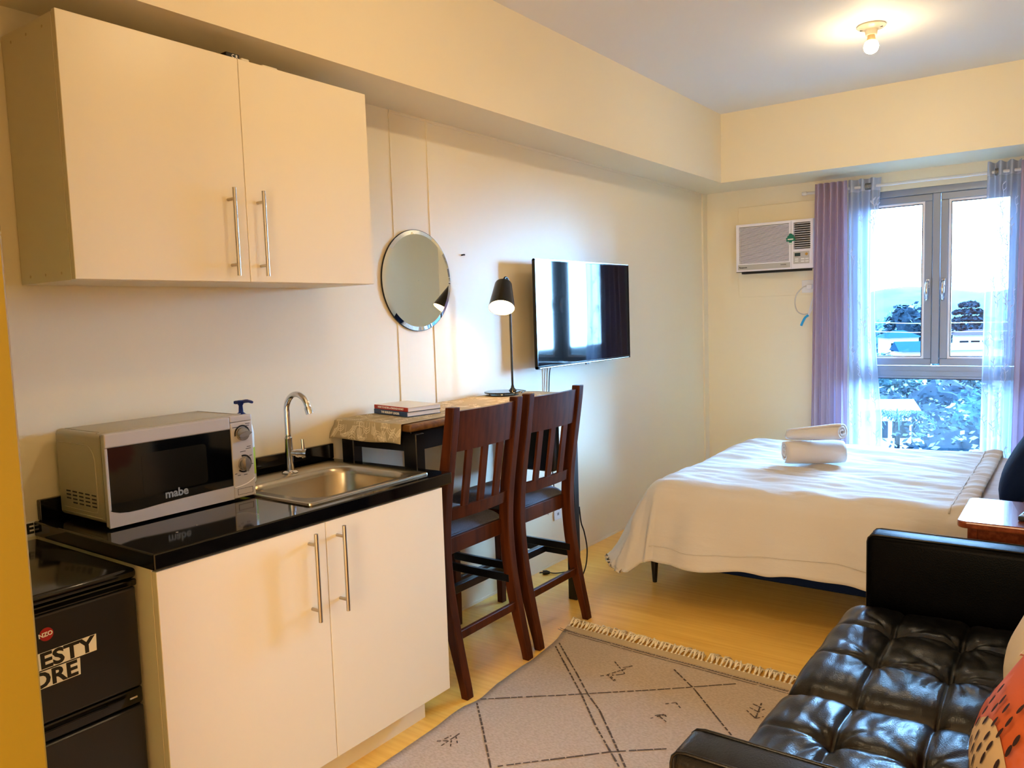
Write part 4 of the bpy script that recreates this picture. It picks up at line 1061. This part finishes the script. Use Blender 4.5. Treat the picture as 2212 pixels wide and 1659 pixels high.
# throw pillows
Rz = Matrix.Rotation(math.radians(-70), 3, 'Y')
pr = thing('orange_pillow', 'orange and pink throw pillow with brown dashes on the sofa', 'pillow', (2.36, 1.80, .43))
Rp = Matrix.Rotation(math.radians(8), 3, 'Z') @ Matrix.Rotation(math.radians(-58), 3, 'Y')
cP = Vector((2.40, 1.745, .63)); W_ = .46
obj('pillow_body', pillow(bmesh.new(), cP, W_, W_, .17, Rp), 'orange', pr, smooth=True)
def onp(a, b, off=.003):
    g_ = max(0, (1-abs(a)**2.6)*(1-abs(b)**2.6))**.5
    return cP+Rp @ Vector((a*W_/2*.985, b*W_/2*.985, .085*g_*1.03+off))
def patch(bm, ca, cb, ra, rb, ang=0., n=16, off=.003, rings=5):
    c, s = math.cos(ang), math.sin(ang); prev = None
    for k in range(rings+1):
        f_ = max(.001, k/rings); cur = []
        for i in range(n):
            th = 2*math.pi*i/n; u, v = ra*f_*math.cos(th), rb*f_*math.sin(th)
            a, b = ca+u*c-v*s, cb+u*s+v*c; cur.append(bm.verts.new(onp(max(-.985, min(.985, a)), max(-.985, min(.985, b)), off)))
        if prev:
            for i in range(n): bm.faces.new((prev[i], prev[(i+1) % n], cur[(i+1) % n], cur[i]))
        prev = cur
bm = bmesh.new(); patch(bm, -.70, -.30, .42, .66, .1, 24, .002, 8); obj('cream_patch', bm, 'cream_cloth', pr, smooth=True)
bm = bmesh.new(); patch(bm, -.35, .93, .30, .07, 0, 16, .0025, 4); obj('maroon_patch', bm, 'maroon', pr, smooth=True)
bm = bmesh.new(); R5 = random.Random(5)
for i in range(7):
    for j in range(7):
        a = -.80+i*.135+R5.uniform(-.02, .02); b = -.62+j*.2+R5.uniform(-.03, .03)
        if a+.2*b > -.12+R5.uniform(-.1, .1): continue
        patch(bm, a, b, .055, .026, R5.uniform(-.25, .25), 10, .0045, 3)
obj('brown_dashes', bm, 'pattern_brown', pr, smooth=True, kind='stuff')
bm = bmesh.new()
for pts in ([(.30, .93), (.22, .78), (.12, .62), (.08, .70), (.04, .90)], [(-.05, .97), (-.18, .90), (-.30, .93)]):
    q = smooth_path([(a, b, 0) for a, b in pts], 6); ribbon(bm, [onp(p.x, p.y, .0045) for p in q], .0045, Rp @ Vector((0, 0, 1)))
obj('cream_line', bm, 'pink_line', pr)
bm = pillow(bmesh.new(), (2.41, 2.15, .63), .44, .44, .17, Matrix.Rotation(math.radians(10), 3, 'Z') @ Matrix.Rotation(math.radians(-66), 3, 'Y'))
for f_ in bm.faces:
    q_ = f_.calc_center_median()
    if (q_-Vector((2.36, 2.10, .80))).length < .13: f_.material_index = 1
tag(obj('cream_pillow', bm, ['cream_pink', 'pink_cloth'], smooth=True), 'cream and pink throw pillow behind the orange one on the sofa', 'pillow')

# side table and remote
t = thing('side_table', 'small reddish wooden side table between the sofa arm and the bed', 'table', (2.32, 3.17, 0))
SX0, SX1, SY0, SY1, SZ = 2.085, 2.56, 2.975, 3.365, .685
bm = bmesh.new(); prism(bm, rrect(SX0, SX1, SY0, SY1, .03), 'z', SZ-.024, SZ)
o = obj('tabletop', bm, 'wood_reddish', t); mo = o.modifiers.new('b', 'BEVEL'); mo.width = .006; mo.segments = 3; mo.limit_method = 'ANGLE'
for x in (SX0+.03, SX1-.06):
    for y in (SY0+.03, SY1-.06): obj('leg', B((x, y, 0), (x+.03, y+.03, SZ-.025), .003), 'wood_reddish', t)
obj('apron', B((SX0+.04, SY0+.04, SZ-.08), (SX1-.04, SY1-.04, SZ-.0245)), 'wood_reddish', t)
t = thing('remote_control', 'dark remote control with grey keys lying on the side table', 'remote', (2.290, 3.13, SZ), rotz=-.15)
auto_smooth(obj('case', B((-.025, -.075, .0005), (.060, .045, .018), .005, 3), 'remote_grey', t, local=True))
for i in range(4):
    for j in range(5):
        obj('key', B((-.018+i*.019, -.060+j*.020, .0175), (-.005+i*.019, -.046+j*.020, .0195), .001, 1), 'remote_key' if (i+j) % 3 == 0 else 'lcd', t, local=True)

# ------------------------------------------------------------------ rug
t = thing('woven_rug', 'beige woven rug with thin dark lines and a knotted fringe under the sofa', 'rug', (1.2, 2.2, 0))
cA = Vector((*onfloor(1228, 1352, .006), .006)); cB = Vector((*onfloor(1712, 1480, .006), .006))
eU = (cB-cA).normalized(); W2 = 1.45; eV = Vector((eU.y, -eU.x, 0))      # towards the camera
def ledge(s):      # left edge offset along eU at distance s from the far edge: from measured pixels
    for (a, b), (c, d_) in zip(LE, LE[1:]):
        if s <= c: return b+(d_-b)*(s-a)/(c-a)
    return LE[-1][1]
LE = []
for q in ((1228, 1352), (1205, 1382), (1160, 1418), (1118, 1450), (1075, 1477), (1040, 1509), (1000, 1531), (955, 1562), (905, 1597), (872, 1620), (822, 1659)):
    P_ = Vector((*onfloor(q[0], q[1], .006), .006))-cA; LE.append((P_.dot(eV), P_.dot(eU)))
LE.sort(); LE.append((2.2, LE[-1][1]-.03))
def rug(s, w_):   # s from far edge, w_ in 0..1 across
    a = ledge(max(0, s)); p = cA+eV*s+eU*(a+(W2-a)*w_); p.z = .009+.0025*noise.noise(Vector((s*3, w_*4, 3)))+(.006*math.exp(-w_*30)*max(0, math.sin(s*16))); return p
bm = bmesh.new(); grid(bm, 110, 40, lambda u, v: rug(u*2.2, v))
solid(obj('rug_body', bm, 'rug', t, smooth=True), .006, -1)
bm = bmesh.new(); grid(bm, 3, 60, lambda u, v: rug(.004+u*.050, v)+Vector((0, 0, .0012))); obj('end_band', bm, 'rug_band', t, smooth=True)
bm = bmesh.new()
def toS(px, py):
    P_ = Vector((*onfloor(px, py, .009), 0))-Vector((cA.x, cA.y, 0)); return P_.dot(eV), P_.dot(eU)
def rz(s, u):
    a = ledge(max(0, s)); return rug(s, (u-a)/(W2-a))+Vector((0, 0, .0016))
def line(p, q, wd=.0075, dash=.024, gap=.004, ext=0.):
    (s0, u0), (s1, u1) = p, q; L_ = math.hypot(s1-s0, u1-u0); n = int(L_/(dash+gap))+1; du = ((s1-s0)/L_, (u1-u0)/L_)
    for k in range(n):
        a = k*(dash+gap)+random.uniform(-.003, .003); b = min(a+dash+random.uniform(-.006, .006), L_)
        if a < 0: a = 0
        if b-a < .004: continue
        m_ = (a+b)/2
        ribbon(bm, [rz(s0+du[0]*x, u0+du[1]*x) for x in (a, m_, b)], wd*random.uniform(.7, 1.0), (0, 0, 1))
PXL = [((1200, 1397), (1257, 1503)), ((1257, 1503), (1288, 1571)), ((1288, 1571), (1338, 1659)), ((1208, 1390), (1245, 1454)), ((1245, 1454), (1270, 1501)), ((1270, 1501), (1295, 1535)), ((1295, 1535), (1320, 1589)), ((1320, 1589), (1351, 1659)), ((1038, 1511), (1210, 1503)), ((1210, 1503), (1498, 1485)), ((1498, 1485), (1590, 1478)), ((1456, 1447), (1500, 1490)), ((1500, 1490), (1580, 1590)), ((1030, 1519), (1044, 1580)), ((1044, 1580), (1060, 1659)), ((1075, 1656), (1320, 1625)), ((1320, 1625), (1440, 1618)),
       ]
for a, b in PXL: line(toS(*a), toS(*b))
MOT = [((1312, 1458), (1352, 1445)), ((1312, 1458), (1330, 1475)), ((1328, 1430), (1350, 1456)), ((1350, 1456), (1322, 1460)), ((1345, 1443), (1366, 1439)), ((1296, 1461), (1325, 1458)), ((1320, 1462), (1332, 1473)),
       ((1436, 1521), (1460, 1518)), ((1460, 1518), (1470, 1530)), ((1405, 1552), (1436, 1544)), ((1436, 1544), (1442, 1552)), ((1414, 1546), (1434, 1543)), ((1425, 1548), (1440, 1560)),
       ((942, 1602), (975, 1600)), ((953, 1612), (993, 1585)), ((975, 1600), (973, 1614)), ((985, 1592), (988, 1606)), ((960, 1597), (975, 1590)),
       ((1612, 1535), (1632, 1553)), ((1632, 1553), (1645, 1520)), ((1618, 1529), (1640, 1540)), ((1625, 1521), (1645, 1530)), ((1632, 1553), (1650, 1549)), ((1636, 1540), (1655, 1531))]
for a, b in MOT: line(toS(*a), toS(*b), .006, .018, .006)
for s in (.066, .083): line((s, .0), (s, W2-.02), .0045, .05, .004)
for k in range(110):
    u = .02+k*.0128; line((.070, u), (.060, u+.003), .004, .012, .002)
obj('woven_pattern', bm, 'rug_line', t, kind='stuff')
bm = bmesh.new(); R6 = random.Random(11)
for k in range(74):
    u = .004+k*(W2/74)+R6.uniform(-.003, .003); base = rug(0, 0)+eU*u; base.z = .007; lean = R6.uniform(-.9, .9)
    bl = R6.uniform(.05, .085)
    tube(bm, [base+eV*.006, base-eV*.008+Vector((0, 0, .003))], .0048, 6)
    for q in range(6):
        a = lean*.4+R6.uniform(-.45, .45); ln = bl*R6.uniform(.7, 1.1)
        p0 = base-eV*.006+Vector((0, 0, .004)); p1 = p0-eV*ln*.4+eU*a*.012+Vector((0, 0, R6.uniform(.004, .022))); p2 = p0-eV*ln*.8+eU*a*.04+Vector((0, 0, R6.uniform(-.002, .006))); p3 = p0-eV*ln+eU*a*.055; p3.z = .003
        tube(bm, [p0, p1, p2, p3], [.0034, .0034, .0028, .0016], 4)
obj('fringe', bm, 'fringe', t, smooth=True, kind='stuff')

# ------------------------------------------------------------------ outdoors
GZ = -11.5
struct('ground', B((-260, 12, GZ-.5), (160, 560, GZ)), 'grass')
def at(px, py, Y):
    d = ray(px, py); return Vector((CX, 0, CZ))+d*(Y/d.y)
def leaves(bm, c, r, n, size, rnd, bright=0):
    for _ in range(n):
        th = rnd.uniform(0, 6.283); cz = rnd.uniform(-.5, 1); sr = math.sqrt(max(0, 1-cz*cz)); k = rnd.uniform(.72, 1.05)
        p = Vector(c)+Vector((r[0]*k*sr*math.cos(th), r[1]*k*sr*math.sin(th), r[2]*k*cz))
        a = Vector((rnd.uniform(-1, 1), rnd.uniform(-1, 1), rnd.uniform(-.5, .5))).normalized(); b = a.orthogonal().normalized(); b.rotate(Matrix.Rotation(rnd.uniform(0, 6), 3, a))
        s = size*rnd.uniform(.6, 1.3)
        f_ = bm.faces.new([bm.verts.new(p+a*s), bm.verts.new(p+b*s*.5), bm.verts.new(p-a*s), bm.verts.new(p-b*s*.5)])
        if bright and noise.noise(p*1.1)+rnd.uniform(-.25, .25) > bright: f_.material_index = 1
def blob(bm, c, r, seed, sub=3):
    q = bmesh.ops.create_icosphere(bm, subdivisions=sub, radius=1)
    for v in q['verts']:
        n_ = v.co.copy(); k = .82+.22*noise.noise(n_*2.2+Vector((seed, 0, 0))); v.co = Vector(c)+Vector((n_.x*r[0]*k, n_.y*r[1]*k, n_.z*r[2]*k))
def tree(name, label, px, py, Y, w_, h_, n=1800, size=.3, m='foliage', lobes=5, group=None, seed=0):
    top = at(px, py, Y); rnd = random.Random(seed+px); c = top-Vector((0, 0, h_/2))
    t = thing(name, label, 'tree', (c.x, c.y, GZ), group)
    obj('trunk', tube(bmesh.new(), [(c.x, c.y, GZ), (c.x+.1, c.y, (GZ+c.z)/2), (c.x, c.y, c.z)], [.3, .24, .15], 8), 'bark', t)
    bm = bmesh.new(); bm2 = bmesh.new()
    for k in range(lobes):
        if lobes == 1: cc, rr_ = c, (w_/2, w_/2, h_/2)
        else:
            th = k*6.283/lobes+rnd.random(); q = rnd.uniform(.2, .55); cc = c+Vector((w_/2*q*math.cos(th), w_/2*q*math.sin(th), h_*rnd.uniform(-.25, .2))); rr_ = [w_/2*rnd.uniform(.45, .65)]*2+[h_/2*rnd.uniform(.5, .75)]
        blob(bm2, cc, rr_, seed+k); leaves(bm, cc, rr_, n//lobes, size, rnd, .22)
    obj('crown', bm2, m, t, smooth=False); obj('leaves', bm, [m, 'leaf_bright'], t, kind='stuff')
    return t
G = 'trees outside the window'
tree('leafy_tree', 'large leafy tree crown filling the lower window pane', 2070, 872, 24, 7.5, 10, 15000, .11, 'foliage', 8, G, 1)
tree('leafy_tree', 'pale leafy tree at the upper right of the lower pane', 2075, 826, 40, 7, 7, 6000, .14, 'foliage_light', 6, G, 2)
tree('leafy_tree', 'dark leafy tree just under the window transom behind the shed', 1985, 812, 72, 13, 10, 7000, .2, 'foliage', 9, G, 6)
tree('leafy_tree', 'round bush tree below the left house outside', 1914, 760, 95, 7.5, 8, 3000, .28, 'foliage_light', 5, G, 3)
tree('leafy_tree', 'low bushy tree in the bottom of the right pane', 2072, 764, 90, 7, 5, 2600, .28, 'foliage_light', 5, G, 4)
for k, (px, py, Y, w_, h_) in enumerate(((1912, 682, 190, 11, 14), (1940, 672, 200, 12, 14), (1980, 650, 170, 15, 18), (2060, 690, 175, 11, 12), (2140, 684, 178, 13, 13), (2024, 690, 186, 12, 12), (2180, 680, 182, 13, 14), (1875, 676, 195, 12, 14))):
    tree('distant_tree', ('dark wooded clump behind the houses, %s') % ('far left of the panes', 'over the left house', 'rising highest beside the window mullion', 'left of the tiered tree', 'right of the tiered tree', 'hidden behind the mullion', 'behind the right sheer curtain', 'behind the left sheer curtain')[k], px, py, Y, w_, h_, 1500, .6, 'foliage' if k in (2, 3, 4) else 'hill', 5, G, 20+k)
# tiered tree on the right
c = at(2098, 655, 140); t = thing('tiered_tree', 'tall tree with flat tiered branches against the sky in the right pane', 'tree', (c.x, c.y, GZ), G)
obj('trunk', tube(bmesh.new(), [(c.x, c.y, GZ), (c.x, c.y, c.z-.2)], [.35, .08], 8), 'bark', t)
bm = bmesh.new(); rnd = random.Random(8)
for k in range(7):
    z = c.z-.3-k*1.1; r = 1.3+k*.8; off = rnd.uniform(-.5, .5)
    blob(bm, (c.x+off, c.y, z), (r, r, .42), k, 2); leaves(bm, (c.x+off, c.y, z), (r*1.05, r*1.05, .55), 300, .4, rnd)
obj('tiered_foliage', bm, 'foliage', t, kind='stuff')
# palm
c = at(1935, 880, 44); t = thing('palm_tree', 'palm tree with drooping fronds at the left of the lower pane', 'palm', (c.x, c.y, GZ), None)
obj('trunk', tube(bmesh.new(), [(c.x, c.y, GZ), (c.x+.1, c.y, c.z-.6)], [.16, .12], 10), 'bark', t)
for k in range(12):
    a = k*6.283/12+.2; bm = bmesh.new(); prev = None; pts = [Vector((c.x+.1, c.y, c.z-.6))+Vector((math.cos(a)*s*1.9, math.sin(a)*s*1.9, .75*math.sin(s*2.2)-.9*s*s)) for s in [i/12 for i in range(13)]]
    ribbon(bm, pts, .05, (0, 0, 1))
    for i in range(1, 13):
        sd = Vector((-math.sin(a), math.cos(a), 0)); l = .42*(1-.5*i/12)
        for s_ in (-1, 1): ribbon(bm, [pts[i], pts[i]+sd*s_*l*.6+Vector((0, 0, -.05)), pts[i]+sd*s_*l+Vector((0, 0, -.22))], .05, (0, 0, 1))
    obj('frond', bm, 'foliage_light', t)
# houses
def house(name, label, px, py, Y, w_, d_, hw_, hr, roof, rot=0., wins=3, gable=True):
    c = at(px, py, Y)   # centre of the eaves line
    t = thing(name, label, 'house', (c.x, c.y, GZ), 'houses outside', rotz=rot); ze = c.z-GZ
    obj('wall', B((-w_/2, -d_/2, 0), (w_/2, d_/2, ze)), 'house_white', t, local=True)
    bm = bmesh.new(); o_ = .5
    if gable == 'hip':
        b = [bm.verts.new(p) for p in ((-w_/2-o_, -d_/2-o_, ze), (w_/2+o_, -d_/2-o_, ze), (w_/2+o_, d_/2+o_, ze), (-w_/2-o_, d_/2+o_, ze))]
        r = [bm.verts.new((-w_*.18, 0, ze+hr)), bm.verts.new((w_*.18, 0, ze+hr))]
        for f_ in ((b[0], b[1], r[1], r[0]), (b[1], b[2], r[1]), (b[2], b[3], r[0], r[1]), (b[3], b[0], r[0]), (b[0], b[3], b[2], b[1])): bm.faces.new(f_)
    else:
        prism(bm, [(-d_/2-o_, ze), (d_/2+o_, ze), (0, ze+hr)], 'x', -w_/2-o_, w_/2+o_)
    obj('roof', bm, roof, t, local=True)
    for k in range(wins):
        x = -w_/2+w_*(k+.5)/wins; fr_ = obj('window', B((x-.55, -d_/2-.06, ze-2.0), (x+.55, -d_/2, ze-.8)), 'house_dark', t, local=True)
    return t
house('white_house', 'white house with a blue hipped roof in the left pane', 1940, 728, 130, 4.4, 4, 3, 1.0, 'roof_blue', .5, 2, 'hip')
house('blue_roof_house', 'long low house with a blue gable roof below the white house', 1978, 757, 105, 3.8, 4, 3, 1.1, 'roof_blue', .4, 3)
house('white_house', 'white two-storey house with purple roof edge in the right pane', 2112, 722, 130, 5.6, 4, 3, .7, 'roof_purple', .3, 4, 'hip')
house('pale_roof_house', 'low pale metal-roofed house at the foot of the right pane', 2066, 754, 115, 5.0, 4, 3, .8, 'roof_pale', .4, 3)
house('pale_roof_shed', 'flat pale-roofed shed at the left of the lower pane', 1912, 880, 62, 2.8, 3, 2, .6, 'roof_pale', .4, 2)
for k, (z1, z2, lb) in enumerate(((692, 694, 'upper'), (712, 713, 'lower'))):
    a, b = at(1700, z1, 80), at(2300, z2, 80)
    tag(obj('power_line', tube(bmesh.new(), [a, (a+b)/2-Vector((0, 0, .25)), b], .035, 5), 'house_white'), '%s overhead power line crossing the view outside' % lb, 'cable')
bm = bmesh.new()
def hillf(u, v):
    x = -320+480*u; y = 300+120*v; return Vector((x, y, GZ+(17+9*noise.noise(Vector((u*4, 1, 2)))+5*noise.noise(Vector((u*14, 3, 2))))*math.sin(min(1, v*1.5)*math.pi/2)))
grid(bm, 80, 12, hillf); o = obj('hillside', bm, 'hill', smooth=True); o['kind'] = 'structure'
